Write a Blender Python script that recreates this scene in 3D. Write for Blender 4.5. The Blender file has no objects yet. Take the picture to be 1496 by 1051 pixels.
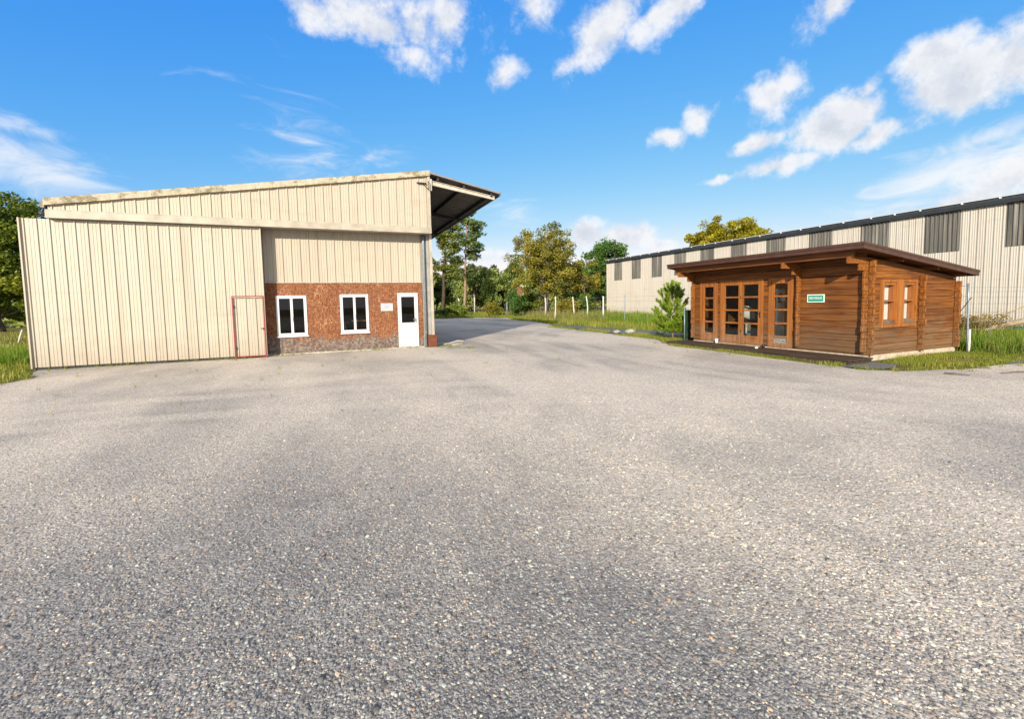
import bpy, math, random
import numpy as np
from mathutils import Vector, Matrix
R_ = math.radians
sc = bpy.context.scene
COL = sc.collection
rng = np.random.default_rng(7)
random.seed(7)

# ------------------------------------------------------------------ helpers
OFF = {}                      # world offset of every linked object (nothing is rotated or scaled)


def tag(o, label=None, cat=None, group=None, kind=None):
    if label: o['label'] = label
    if cat: o['category'] = cat
    if group: o['group'] = group
    if kind: o['kind'] = kind
    return o


def thing(name, label, cat, loc=(0, 0, 0), group=None):
    o = bpy.data.objects.new(name, None)
    COL.objects.link(o)
    o.location = loc
    o.empty_display_size = .3
    OFF[o.name] = np.array(loc, float)
    return tag(o, label, cat, group)


def link_mesh(name, me, mat, parent, base):
    o = bpy.data.objects.new(name, me)
    COL.objects.link(o)
    if mat is not None: me.materials.append(mat)
    if parent is not None:
        o.parent = parent
        OFF[o.name] = OFF[parent.name].copy()
    else:
        o.location = base
        OFF[o.name] = np.array(base, float)
    return o


class MB:
    """collects polygons in world coordinates; build() links them as one mesh object"""
    def __init__(s): s.v = []; s.f = []; s.sm = []

    def add(s, vs, fs, smooth=False):
        n = len(s.v); s.v += [tuple(p) for p in vs]
        s.f += [tuple(i + n for i in f) for f in fs]; s.sm += [smooth] * len(fs)
        return s

    def box(s, x0, x1, y0, y1, z0, z1, b=0.0):
        if b <= 0:
            vs = [(x, y, z) for z in (z0, z1) for y in (y0, y1) for x in (x0, x1)]
            return s.add(vs, [(0, 2, 3, 1), (4, 5, 7, 6), (0, 1, 5, 4), (2, 6, 7, 3), (0, 4, 6, 2), (1, 3, 7, 5)])
        return s.bbox(x0, x1, y0, y1, z0, z1, b)

    def bbox(s, x0, x1, y0, y1, z0, z1, b):
        b = min(b, .45 * (x1 - x0), .45 * (y1 - y0), .45 * (z1 - z0))
        vs = []; idx = {}
        for i in (0, 1):
            for j in (0, 1):
                for k in (0, 1):
                    c = (x1 if i else x0, y1 if j else y0, z1 if k else z0)
                    d = (-b if i else b, -b if j else b, -b if k else b)
                    for a in range(3):      # vertex lying on the face of axis a
                        p = [c[q] + (0 if q == a else d[q]) for q in range(3)]
                        idx[(i, j, k, a)] = len(vs); vs.append(p)
        fs = []
        for a in range(3):
            for sgn in (0, 1):
                o = [q for q in range(3) if q != a]
                loop = []
                for u, w in ((0, 0), (1, 0), (1, 1), (0, 1)):
                    t = [0, 0, 0]; t[a] = sgn; t[o[0]] = u; t[o[1]] = w
                    loop.append(idx[tuple(t) + (a,)])
                fs.append(tuple(loop))
        for a in range(3):                  # edges along axis a
            o = [q for q in range(3) if q != a]
            for u in (0, 1):
                for w in (0, 1):
                    l = []
                    for e in (0, 1):
                        t = [0, 0, 0]; t[a] = e; t[o[0]] = u; t[o[1]] = w
                        l.append((idx[tuple(t) + (o[0],)], idx[tuple(t) + (o[1],)]))
                    fs.append((l[0][0], l[0][1], l[1][1], l[1][0]))
        for i in (0, 1):
            for j in (0, 1):
                for k in (0, 1):
                    fs.append(tuple(idx[(i, j, k, a)] for a in range(3)))
        return s.add(vs, fs)

    def obox(s, p, q, w, h, up=(0, 0, 1)):
        """a bar from p to q, w wide and h high"""
        p = np.array(p, float); q = np.array(q, float); d = q - p; d /= np.linalg.norm(d)
        r = np.cross(d, up); r /= np.linalg.norm(r); u = np.cross(r, d)
        vs = []
        for c in (p, q):
            for a, b in ((-1, -1), (1, -1), (1, 1), (-1, 1)):
                vs.append(c + r * a * w / 2 + u * b * h / 2)
        return s.add(vs, [(0, 1, 2, 3), (7, 6, 5, 4), (0, 4, 5, 1), (1, 5, 6, 2), (2, 6, 7, 3), (3, 7, 4, 0)])

    def tube(s, pts, rad, n=8, cap=True):
        pts = [np.array(p, float) for p in pts]
        if not hasattr(rad, '__len__'): rad = [rad] * len(pts)
        vs = []; fs = []
        ref = np.array((0.31, 0.17, 0.93))
        for i, p in enumerate(pts):
            d = pts[min(i + 1, len(pts) - 1)] - pts[max(i - 1, 0)]
            d /= (np.linalg.norm(d) + 1e-9)
            if abs(d @ ref) > .98: ref = np.array((0.9, .3, .1))
            a = np.cross(d, ref); a /= np.linalg.norm(a); b = np.cross(d, a)
            for k in range(n):
                t = 2 * math.pi * k / n
                vs.append(p + rad[i] * (a * math.cos(t) + b * math.sin(t)))
        for i in range(len(pts) - 1):
            for k in range(n):
                fs.append((i * n + k, i * n + (k + 1) % n, (i + 1) * n + (k + 1) % n, (i + 1) * n + k))
        s.add(vs, fs, True)
        if cap:
            m = len(s.v) - len(vs)
            s.f.append(tuple(m + k for k in range(n - 1, -1, -1))); s.sm.append(False)
            s.f.append(tuple(m + (len(pts) - 1) * n + k for k in range(n))); s.sm.append(False)
        return s

    def prism(s, poly, axis, a0, a1):
        """polygon in the two other axes, extruded along axis"""
        n = len(poly); vs = []
        for c in (a0, a1):
            for u, w in poly:
                p = [u, w]; p.insert(axis, c); vs.append(p)
        fs = [tuple(range(n)), tuple(range(2 * n - 1, n - 1, -1))]
        for k in range(n): fs.append((k, (k + 1) % n, n + (k + 1) % n, n + k))
        return s.add(vs, fs)

    def build(s, name, mat, parent=None, base=None):
        me = bpy.data.meshes.new(name)
        b = OFF[parent.name] if parent is not None else np.array(base if base is not None else (0, 0, 0), float)
        V = np.array(s.v, float) - b
        me.from_pydata(V.tolist(), [], s.f)
        me.polygons.foreach_set('use_smooth', s.sm)
        # outward normals
        import bmesh
        bm = bmesh.new(); bm.from_mesh(me); bmesh.ops.recalc_face_normals(bm, faces=bm.faces); bm.to_mesh(me); bm.free()
        me.update()
        return link_mesh(name, me, mat, parent, tuple(b))


def np_mesh(name, V, k, mat, parent=None, base=(0, 0, 0), tint=None):
    """V: (n,k,3) world coordinates, n separate k-gons"""
    n = len(V); b = OFF[parent.name] if parent is not None else np.array(base, float)
    me = bpy.data.meshes.new(name)
    me.vertices.add(n * k); me.vertices.foreach_set('co', (V.reshape(-1, 3) - b).astype(np.float32).ravel())
    me.loops.add(n * k); me.loops.foreach_set('vertex_index', np.arange(n * k, dtype=np.int32))
    me.polygons.add(n); me.polygons.foreach_set('loop_start', np.arange(0, n * k, k, dtype=np.int32))
    if tint is not None:
        a = me.attributes.new('tint', 'FLOAT', 'FACE'); a.data.foreach_set('value', tint.astype(np.float32))
    me.update(calc_edges=True)
    return link_mesh(name, me, mat, parent, tuple(b))


# ------------------------------------------------------------------ materials
class Mt:
    def __init__(s, name, rough=.7, spec=.3, metal=0.0):
        s.m = bpy.data.materials.new(name); s.m.use_nodes = True
        s.t = s.m.node_tree; s.b = s.t.nodes['Principled BSDF']
        s.b.inputs['Roughness'].default_value = rough
        s.b.inputs['Specular IOR Level'].default_value = spec
        s.b.inputs['Metallic'].default_value = metal
        s._c = None

    def n(s, typ, **kw):
        nd = s.t.nodes.new(typ)
        for k, v in kw.items(): setattr(nd, k, v)
        return nd

    def lk(s, a, b): s.t.links.new(a, b)

    def setv(s, sock, v):
        if isinstance(v, bpy.types.NodeSocket): s.lk(v, sock)
        elif isinstance(v, (tuple, list)) and len(v) == 3 and sock.type == 'RGBA': sock.default_value = (*v, 1)
        else: sock.default_value = v

    @property
    def co(s):
        if s._c is None: s._c = s.n('ShaderNodeNewGeometry').outputs['Position']
        return s._c

    def scl(s, x, y, z, v=None):
        nd = s.n('ShaderNodeVectorMath', operation='MULTIPLY'); s.setv(nd.inputs[0], v or s.co); nd.inputs[1].default_value = (x, y, z)
        return nd.outputs[0]

    def noise(s, scale, detail=3, rough=.55, v=None, dist=0):
        nd = s.n('ShaderNodeTexNoise'); s.setv(nd.inputs['Vector'], v or s.co)
        nd.inputs['Scale'].default_value = scale; nd.inputs['Detail'].default_value = detail
        nd.inputs['Roughness'].default_value = rough; nd.inputs['Distortion'].default_value = dist
        return nd.outputs['Fac']

    def vor(s, scale, v=None, out='Distance', feat='F1', rnd=1):
        nd = s.n('ShaderNodeTexVoronoi', feature=feat); s.setv(nd.inputs['Vector'], v or s.co)
        nd.inputs['Scale'].default_value = scale; nd.inputs['Randomness'].default_value = rnd
        return nd.outputs[out]

    def ramp(s, f, stops, interp='LINEAR'):
        nd = s.n('ShaderNodeValToRGB'); s.setv(nd.inputs[0], f); cr = nd.color_ramp; cr.interpolation = interp
        while len(cr.elements) < len(stops): cr.elements.new(.5)
        for e, (p, c) in zip(cr.elements, stops):
            e.position = p; e.color = (*c, 1) if hasattr(c, '__len__') else (c, c, c, 1)
        return nd.outputs[0]

    def mr(s, f, a, b, c=0., d=1., smooth=False):
        nd = s.n('ShaderNodeMapRange', clamp=True)
        if smooth: nd.interpolation_type = 'SMOOTHSTEP'
        s.setv(nd.inputs[0], f)
        for i, v in enumerate((a, b, c, d)): s.setv(nd.inputs[i + 1], v)
        return nd.outputs[0]

    def math(s, op, a, b=0., c=0.):
        nd = s.n('ShaderNodeMath', operation=op); s.setv(nd.inputs[0], a); s.setv(nd.inputs[1], b)
        if op in ('MULTIPLY_ADD',): s.setv(nd.inputs[2], c)
        return nd.outputs[0]

    def mix(s, f, a, b, mode='MIX'):
        nd = s.n('ShaderNodeMix', data_type='RGBA', blend_type=mode)
        s.setv(nd.inputs[0], f); s.setv(nd.inputs[6], a); s.setv(nd.inputs[7], b)
        return nd.outputs[2]

    def xyz(s, i, v=None):
        nd = s.n('ShaderNodeSeparateXYZ'); s.setv(nd.inputs[0], v or s.co); return nd.outputs[i]

    def bump(s, h, strength=.5, dist=.01):
        nd = s.n('ShaderNodeBump'); s.setv(nd.inputs['Height'], h)
        nd.inputs['Strength'].default_value = strength; nd.inputs['Distance'].default_value = dist
        s.lk(nd.outputs[0], s.b.inputs['Normal']); return nd

    def col(s, c): s.setv(s.b.inputs['Base Color'], c); return s

    def attr(s, name, typ='GEOMETRY'):
        nd = s.n('ShaderNodeAttribute', attribute_name=name, attribute_type=typ); return nd


def cladding_mat(name, base, dirt, rough=.45):
    m = Mt(name, rough, .4)
    st = m.noise(1, 4, .6, m.scl(3.2, 3.2, .22))           # long runs down the sheets
    bl = m.noise(.55, 4, .6)
    f = m.mr(st, .48, .78, 0, .55)
    c = m.mix(f, base, dirt)
    c = m.mix(m.mr(bl, .5, .75, 0, .35), c, tuple(x * .86 for x in base))
    low = m.mr(m.math('ADD', m.xyz(2), m.math('MULTIPLY', m.noise(2.5, 5, .65), -1.5)), -.75, .25, .7, 0)
    c = m.mix(low, c, dirt)
    sm = m.noise(1, 4, .6, m.scl(.8, .8, 3.0))                # smudges and the lap of the sheets
    lap = m.mr(m.math('ABSOLUTE', m.math('SUBTRACT', m.xyz(2), m.math('ADD', 2.12, m.math('MULTIPLY', m.noise(.8, 2), .05)))), .0, .05, .3, 0)
    c = m.mix(m.math('MAXIMUM', m.mr(sm, .57, .72, 0, .3), m.math('MULTIPLY', lap, m.mr(sm, .4, .6))), c, dirt)
    rust = m.mr(m.noise(3.1, 6, .7),   .68, .74, 0, .55)
    c = m.mix(rust, c, (.32, .2, .1))
    sheet = m.n('ShaderNodeTexWhiteNoise', noise_dimensions='1D')
    m.setv(sheet.inputs['W'], m.math('FLOOR', m.math('MULTIPLY', m.math('ADD', m.xyz(0), m.xyz(1)), .93)))
    c = m.mix(m.mr(sheet.outputs[0], 0, 1, 0, .12), c, tuple(x * .8 for x in base))
    m.col(c); m.bump(m.noise(1.6, 2), .12, .03)
    return m.m


def plain(name, c, rough=.5, spec=.4, metal=0., var=.15, scale=6, bump=0.):
    m = Mt(name, rough, spec, metal)
    m.col(m.mix(m.mr(m.noise(scale, 5, .6), .35, .7, 0, 1), c, tuple(x * (1 - var * 2) for x in c)))
    if bump: m.bump(m.noise(scale * 6, 4), bump, .01)
    return m.m


def glass_mat(name, tint=(.75, .8, .78), fac_lo=.12, trans=True):
    m = Mt(name); t = m.t; t.nodes.remove(m.b)
    out = [n for n in t.nodes if n.type == 'OUTPUT_MATERIAL'][0]
    tr = m.n('ShaderNodeBsdfTransparent'); tr.inputs[0].default_value = (*tint, 1)
    gl = m.n('ShaderNodeBsdfGlossy'); gl.inputs['Roughness'].default_value = .02
    lw = m.n('ShaderNodeFresnel'); lw.inputs[0].default_value = 1.52
    mx = m.n('ShaderNodeMixShader'); bf = m.n('ShaderNodeNewGeometry').outputs['Backfacing']
    m.setv(mx.inputs[0], m.math('MULTIPLY', m.mr(lw.outputs[0], 0, 1, fac_lo, 1), m.math('SUBTRACT', 1.0, bf)))
    m.lk(tr.outputs[0], mx.inputs[1]); m.lk(gl.outputs[0], mx.inputs[2]); m.lk(mx.outputs[0], out.inputs[0])
    return m.m


def leaf_mat(name, dark, mid, light, transl=.35, rough=.55):
    m = Mt(name, rough, .25)
    a = m.attr('tint').outputs['Fac']
    c = m.ramp(a, [(0, dark), (.5, mid), (1, light)])
    m.col(c)
    t = m.t; out = [n for n in t.nodes if n.type == 'OUTPUT_MATERIAL'][0]
    tl = m.n('ShaderNodeBsdfTranslucent')
    m.setv(tl.inputs[0], m.mix(1, c, (1.0, 1.15, .55), 'MULTIPLY'))
    mx = m.n('ShaderNodeMixShader'); mx.inputs[0].default_value = transl
    m.lk(m.b.outputs[0], mx.inputs[1]); m.lk(tl.outputs[0], mx.inputs[2]); m.lk(mx.outputs[0], out.inputs[0])
    return m.m


def bark_mat(name, a, b, sc_=6):
    m = Mt(name, .9, .15)
    n = m.noise(sc_, 5, .65, m.scl(1, 1, .25))
    m.col(m.ramp(n, [(.3, a), (.65, b)])); m.bump(n, .8, .03)
    return m.m


def wood_mat(name, warm, dark, grey, weather_z=None, plank=None, axis=0, spec=.3, grain=1.0):
    """plank timber: grain along axis, optional tint per plank row, greyed by rain near the bottom"""
    m = Mt(name, .6, spec)
    s = [26, 26, 26]; s[axis] = 1.1
    g = m.noise(1, 6, .62, m.scl(*[q * grain for q in s]))
    c = m.mix(m.mr(g, .36, .68), dark, warm)
    if plank:
        wn = m.n('ShaderNodeTexWhiteNoise', noise_dimensions='2D')
        row = m.math('FLOOR', m.math('DIVIDE', m.math('SUBTRACT', m.xyz(2), plank[0]), plank[1]))
        cb = m.n('ShaderNodeCombineXYZ'); m.setv(cb.inputs[0], row)
        m.setv(cb.inputs[1], m.math('FLOOR', m.math('MULTIPLY', m.xyz(axis), .21)))
        m.lk(cb.outputs[0], wn.inputs[0])
        c = m.mix(m.mr(wn.outputs[0], 0, 1, 0, .5), c, dark)
    kn = m.vor(1, m.scl(*[1.1 if i == axis else 5.6 for i in range(3)]))
    c = m.mix(m.mr(kn, .05, .13, .7, 0), c, tuple(x * .35 for x in dark))
    bl = m.noise(1.3, 4, .6)
    c = m.mix(m.mr(bl, .5, .72, 0, .4), c, dark)
    if weather_z:
        z = m.math('ADD', m.xyz(2), m.math('MULTIPLY', m.math('SUBTRACT', m.noise(1.8, 5, .65, m.scl(1, 1, 2.4)), .5), 2.4))
        w = m.mr(z, weather_z[0], weather_z[1], weather_z[2], 0, True)
        c = m.mix(w, c, m.mix(m.mr(g, .38, .62), tuple(x * .62 for x in grey), grey))
    m.col(c)
    m.bump(g, .35, .006)
    return m.m

# ------------------------------------------------------------------ shared materials
CREAM = cladding_mat('cream_cladding', (.395, .352, .272), (.27, .22, .155))
CREAM2 = plain('cream_trim', (.40, .36, .282), .5, .4, 0, .16, 3)
DOORC = cladding_mat('cream_door_cladding', (.405, .364, .288), (.29, .245, .18))
SHEDC = cladding_mat('white_shed_cladding', (.425, .395, .34), (.29, .26, .21))
GALV = plain('galvanised', (.23, .28, .32), .45, .5, .35, .12, 9)
DULLGREY = plain('dull_grey', (.30, .30, .27), .6, .4, .2, .15, 5)
WHITEP = plain('white_upvc', (.55, .555, .555), .35, .5, 0, .04, 4)
WHITEF = plain('white_painted_metal', (.70, .70, .67), .5, .4, 0, .12, 12)
REDP = plain('red_paint', (.29, .030, .027), .55, .4, 0, .2, 14)
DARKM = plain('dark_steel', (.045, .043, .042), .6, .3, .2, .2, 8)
SLATE = plain('slate_grey_trim', (.030, .036, .043), .5, .4, 0, .15, 4)
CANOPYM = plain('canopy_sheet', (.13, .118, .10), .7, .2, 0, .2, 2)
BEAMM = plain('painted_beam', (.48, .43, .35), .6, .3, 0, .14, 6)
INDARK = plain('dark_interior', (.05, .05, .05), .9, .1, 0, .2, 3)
GLASS = glass_mat('window_glass', (.62, .66, .64), .0)
THIN = glass_mat('thin_glass', (.95, .95, .95), .03)
GLASSC = glass_mat('cabin_glass', (.80, .82, .80), .03)
STONEC = plain('concrete_plinth', (.50, .42, .31), .9, .1, 0, .22, 7, .5)
BRICK = plain('red_footing', (.16, .06, .035), .85, .1, 0, .25, 9, .6)
ORANGE = plain('orange_plank', (.62, .26, .05), .6, .3, 0, .1)
PAPER = plain('white_paper', (.62, .61, .58), .8, .2, 0, .05)
BLACKM = plain('black_metal', (.02, .02, .022), .5, .4)
ROOFM = plain('roof_sheet', (.30, .28, .25), .6, .3, 0, .15, 1.5)
BROWNM = plain('brown_roof_trim', (.068, .032, .022), .45, .4, 0, .2, 6)


def lichen_trim():
    m = Mt('lichen_trim', .75, .2)
    n = m.noise(4.5, 7, .7, m.scl(1, 1, 1.4)); b = m.noise(.5, 3)
    f = m.mr(m.math('ADD', n, m.math('MULTIPLY', b, .8)), .88, 1.02, 0, .9)
    c = m.mix(m.mr(m.noise(9, 5), .45, .7, 0, .6), (.41, .36, .26), (.27, .22, .14))
    c = m.mix(f, c, m.ramp(m.noise(22, 3), [(.35, (.09, .08, .045)), (.65, (.24, .2, .1))]))
    m.col(c); m.bump(n, .5, .02)
    return m.m


def osb():
    m = Mt('strand_board', .75, .2)
    X = m.xyz(0); Z = m.xyz(2)
    c = (.19, .075, .035)
    for i, (ang, sx, sz) in enumerate(((.3, 17, 48), (1.25, 16, 44), (2.2, 19, 52))):
        rot = m.n('ShaderNodeVectorRotate', rotation_type='Y_AXIS'); m.setv(rot.inputs['Vector'], m.co); rot.inputs['Angle'].default_value = ang
        v = m.scl(sx, 0, sz, rot.outputs[0])
        nd = m.n('ShaderNodeTexVoronoi'); m.setv(nd.inputs['Vector'], v); nd.inputs['Scale'].default_value = 1
        sp = m.n('ShaderNodeSeparateColor'); m.lk(nd.outputs['Color'], sp.inputs[0])
        chip = m.ramp(sp.outputs[1], [(0, (.10, .032, .014)), (.45, (.165, .061, .025)), (.8, (.22, .092, .039)), (1, (.30, .15, .075))])
        c = chip if i == 0 else m.mix(m.math('GREATER_THAN', sp.outputs[0], .55), c, chip)
    # pale curled strands
    w = m.noise(2.2, 3, .5)
    v = m.n('ShaderNodeVectorMath', operation='ADD'); m.setv(v.inputs[0], m.scl(9, 0, 3.4)); m.setv(v.inputs[1], m.scl(1, 0, 1, m.n('ShaderNodeTexNoise').outputs['Color']))
    s = m.vor(1.0, v.outputs[0], 'Distance', 'DISTANCE_TO_EDGE')
    st = m.math('MULTIPLY', m.mr(s, .012, .05, .75, 0), m.mr(w, .5, .62))
    c = m.mix(st, c, (.40, .24, .14))
    # joints of the boards
    jx = m.math('ABSOLUTE', m.math('SUBTRACT', m.math('FRACT', m.math('DIVIDE', m.math('ADD', X, 6.45), 1.22)), .5))
    c = m.mix(m.mr(jx, .0, .005, .7, 0), c, (.09, .04, .02))
    # splashed grey foot
    z = m.math('ADD', Z, m.math('MULTIPLY', m.math('SUBTRACT', m.noise(1.7, 6, .72), .5), 1.5))
    g = m.ramp(m.noise(13, 7, .8), [(.36, (.03, .025, .022)), (.5, (.13, .105, .088)), (.64, (.30, .25, .21))])
    c = m.mix(m.mr(z, .36, .66, .9, 0), c, g)
    m.col(c); m.bump(m.noise(40, 4, .7), .5, .008)
    return m.m


LICHEN = lichen_trim(); OSB = osb()
WX = wood_mat('log_timber_side', (.275, .098, .014), (.078, .026, .006), (.185, .116, .06), (.15, 1.25, .75), (.12, .17), 0)
WY = wood_mat('log_timber_front', (.250, .087, .013), (.074, .025, .006), (.145, .092, .05), (.15, 1.35, .75), (.12, .17), 1)
WEND = wood_mat('log_end_timber', (.27, .088, .011), (.08, .025, .006), (.20, .12, .062), (.1, 1.9, .65), (.12, .17), 2)
WFRAME = wood_mat('varnished_frame', (.33, .115, .014), (.165, .052, .008), (.25, .165, .095), (.05, .9, .6), None, 2, .45, .6)
WOLD = wood_mat('weathered_sill', (.16, .075, .03), (.06, .028, .014), (.24, .17, .11), (.7, 1.2, .5), None, 0)
WBEAM = wood_mat('eave_timber', (.20, .072, .018), (.07, .024, .008), (.3, .2, .12), None, None, 1)
WDECK = wood_mat('weathered_deck', (.075, .05, .036), (.03, .021, .016), (.1, .08, .06), None, None, 1, .2)

def chipped_ends():
    m = Mt('chipped_log_ends', .7, .2)
    g = m.noise(1, 5, .65, m.scl(30, 30, 9))
    c = m.ramp(g, [(.3, (.07, .022, .005)), (.52, (.22, .075, .011)), (.7, (.34, .125, .018))])
    wn = m.n('ShaderNodeTexWhiteNoise', noise_dimensions='1D'); m.setv(wn.inputs['W'], m.math('FLOOR', m.math('DIVIDE', m.xyz(2), .085)))
    c = m.mix(m.mr(wn.outputs[0], .2, 1, 0, .55), c, (.10, .034, .008))
    ch = m.noise(17, 5, .75)
    c = m.mix(m.mr(ch, .60, .70, 0, .8), c, (.34, .26, .17))
    c = m.mix(m.mr(ch, .40, .30, 0, .85), c, (.035, .014, .006))
    z = m.math('ADD', m.xyz(2), m.math('MULTIPLY', m.math('SUBTRACT', m.noise(2.5, 5, .65), .5), 1.8))
    c = m.mix(m.mr(z, .1, 1.6, .6, 0, True), c, m.mix(m.mr(g, .35, .65), (.08, .05, .028), (.20, .125, .062)))
    m.col(c); m.bump(m.noise(26, 5, .75), .9, .02)
    return m.m


WCHIP = chipped_ends()
# ------------------------------------------------------------------ builders for walls


def corrug(mb, axis, c, out, u0, u1, zb, zt, pitch=.27, rw=.028, h=.026, minor=True, phase=0.0):
    """profiled sheet standing in the plane axis = c, ribs towards out"""
    fb = zb if callable(zb) else (lambda u: zb)
    ft = zt if callable(zt) else (lambda u: zt)
    pts = []; u = u0 + phase
    pts.append((u0, 0))
    while u < u1:
        seq = [(0, 0), (.010, h), (.010 + rw, h), (.020 + rw, 0)]
        if minor:
            for q in (pitch * .42, pitch * .70):
                seq += [(q, 0), (q + .010, .007), (q + .026, .007), (q + .036, 0)]
        for du, o in seq:
            if u0 < u + du < u1: pts.append((u + du, o))
        u += pitch
    pts.append((u1, 0))
    vs = []; fs = []
    for (q, o) in pts:
        for f in (fb, ft):
            p = [0, 0, f(q)]
            p[axis] = c + out * o; p[1 - axis] = q
            vs.append(p)
    for i in range(len(pts) - 1): fs.append((2 * i, 2 * i + 2, 2 * i + 3, 2 * i + 1))
    # a back sheet so that it has thickness
    n = len(vs)
    for q in (u0, u1):
        for f in (fb, ft):
            p = [0, 0, f(q)]; p[axis] = c - out * .03; p[1 - axis] = q; vs.append(p)
    m = len(pts)
    fs += [(n, n + 1, n + 3, n + 2), (0, 1, n + 1, n), (2 * m - 2, n + 2, n + 3, 2 * m - 1)]
    mb.add(vs, fs)


def wall_cells(u0, u1, zs, holes):
    """rectangles of a wall between the heights zs, leaving the holes (u0,u1,z0,z1) open"""
    out = []
    ed = sorted(set(list(zs) + [h[2] for h in holes] + [h[3] for h in holes]))
    ed = [e for e in ed if zs[0] - 1e-6 <= e <= zs[-1] + 1e-6]
    for a, b in zip(ed[:-1], ed[1:]):
        if b - a < .004: continue
        m = (a + b) / 2
        cuts = sorted([(h[0], h[1]) for h in holes if h[2] < m < h[3]])
        x = u0
        for p, q in cuts:
            if p > x: out.append((x, p, a, b))
            x = max(x, q)
        if x < u1: out.append((x, u1, a, b))
    return out


# ================================================================== THE WAREHOUSE
wh = thing('warehouse', 'long cream metal warehouse with a sliding door, red-brown board wall and open canopy', 'warehouse', (-1.9, 16.6, 0))
RL, RR = (-7.11, 4.75), (3.69, 6.50)
slope = (RR[1] - RL[1]) / (RR[0] - RL[0])
roofz = lambda x: RL[1] + (x - RL[0]) * slope
m = MB(); corrug(m, 1, 16.60, -1, -7.08, 3.66, 4.30, lambda x: roofz(x) - .12, phase=.06)
m.build('gable_cladding', CREAM, wh)
m = MB(); m.box(3.60, 3.69, 16.545, 16.62, 4.44, 6.40); m.build('corner_flashing', CREAM2, wh)
m = MB(); n = 44                                                       # verge cap in short, slightly uneven lengths
for i in range(n):
    a = -7.13 + (3.71 + 7.13) * i / n; b = -7.13 + (3.71 + 7.13) * (i + 1) / n
    d = rng.normal(0, .004)
    for (x0, x1) in ((a, b - .002),):
        vs = []
        for x in (x0, x1):
            z = roofz(x) + d
            vs += [(x, 16.50 + d, z - .17), (x, 16.70, z - .17), (x, 16.70, z + .03), (x, 16.50 + d, z + .02)]
        m.add(vs, [(0, 1, 2, 3), (7, 6, 5, 4), (0, 4, 5, 1), (1, 5, 6, 2), (2, 6, 7, 3), (3, 7, 4, 0)])
m.build('verge_trim', LICHEN, wh)
m = MB(); m.box(-7.22, -7.135, 16.56, 30, 4.52, 4.70)
m.build('gutter', plain('dirty_gutter', (.32, .28, .2), .7, .3, 0, .4, 9), wh)
m = MB(); m.prism([(16.24, 4.19), (16.60, 4.19), (16.60, 4.47), (16.30, 4.43), (16.24, 4.38)], 0, -7.0, 3.63)
m.prism([(16.225, 4.19), (16.238, 4.19), (16.238, 4.235), (16.225, 4.235)], 0, -7.0, 3.63)
m.build('rail_cover', CREAM2, wh)
m = MB(); m.tube([(-7.0, 16.33, 4.30), (-7.12, 16.33, 4.31), (-7.16, 16.33, 4.36)], [.06, .055, .03], 8); m.build('rail_end', BLACKM, wh)
# lower right wall, above the boards
m = MB(); corrug(m, 1, 16.83, -1, -1.98, 3.33, 2.45, 4.32, phase=.1); m.build('infill_cladding', CREAM, wh)
m = MB()
WIN = [(-1.58, -.65, .63, 2.0), (.42, 1.37, .66, 2.02)]; DOOR = (2.40, 3.14, .03, 2.05)
for a, b, c, d in wall_cells(-1.98, 3.33, [.0, 2.44], WIN + [DOOR]): m.box(a, b, 16.80, 16.87, c, d)
m.build('board_wall', OSB, wh)
m = MB(); m.box(-1.98, 3.34, 16.77, 16.80, -.05, .035); m.box(-1.98, 3.33, 16.785, 16.80, 2.43, 2.449); m.build('sill_strip', plain('pale_sill', (.5, .47, .4), .8, .2, 0, .2, 6), wh)
for k, (a, b, c, d) in enumerate(WIN):
    w = MB(); y0, y1 = 16.775, 16.86
    for (p, q, r, s) in ((a, b, d - .05, d), (a, b, c, c + .05), (a, a + .05, c + .05, d - .05), (b - .05, b, c + .05, d - .05)): w.box(p, q, y0, y1, r, s)
    wo = w.build('window', WHITEP, wh)
    mid = (a + b) / 2
    for (p, q) in ((a + .052, mid - .001), (mid + .001, b - .052)):
        s = MB(); y0s = 16.765
        for e in ((p, q, d - .095, d - .053), (p, q, c + .053, c + .10), (p, p + .038, c + .10, d - .095), (q - .038, q, c + .10, d - .095)): s.box(e[0], e[1], y0s, 16.84, e[2], e[3])
        s.build('sash', WHITEP, wo)
        g = MB(); g.box(p + .038, q - .038, 16.80, 16.806, c + .10, d - .095); g.build('pane', GLASS, wo)
    s = MB(); s.box(mid - .02, mid + .02, 16.74, 16.764, c + .52, c + .64); s.build('handle', WHITEP, wo)
    s = MB(); s.box(a - .03, b + .03, 16.74, 16.775, c - .035, c - .001); s.build('sill', WHITEP, wo)
a, b, c, d = DOOR
w = MB()
for e in ((a, b, d - .06, d), (a, a + .055, .03, d - .06), (b - .055, b, .03, d - .06)): w.box(e[0], e[1], 16.765, 16.86, e[2], e[3])
for e in ((a + .057, b - .057, d - .14, d - .062), (a + .057, a + .13, .05, d - .14), (b - .13, b - .057, .05, d - .14), (a + .13, b - .13, .05, .95)): w.box(e[0], e[1], 16.775, 16.83, e[2], e[3])
w.box(a + .13, b - .13, 16.768, 16.775, .12, .86, 0)
do = w.build('door', WHITEP, wh)
g = MB(); g.box(a + .13, b - .13, 16.79, 16.797, .95, d - .14)
g.build('pane', glass_mat('frosted_brown_glass', (.42, .34, .26), .0), do)
g = MB(); g.box(b - .115, b - .08, 16.755, 16.775, .94, 1.12); g.tube([(b - .097, 16.755, 1.06), (b - .097, 16.72, 1.06), (b - .2, 16.715, 1.06)], .011, 8); g.build('handle', GALV, do)
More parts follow.
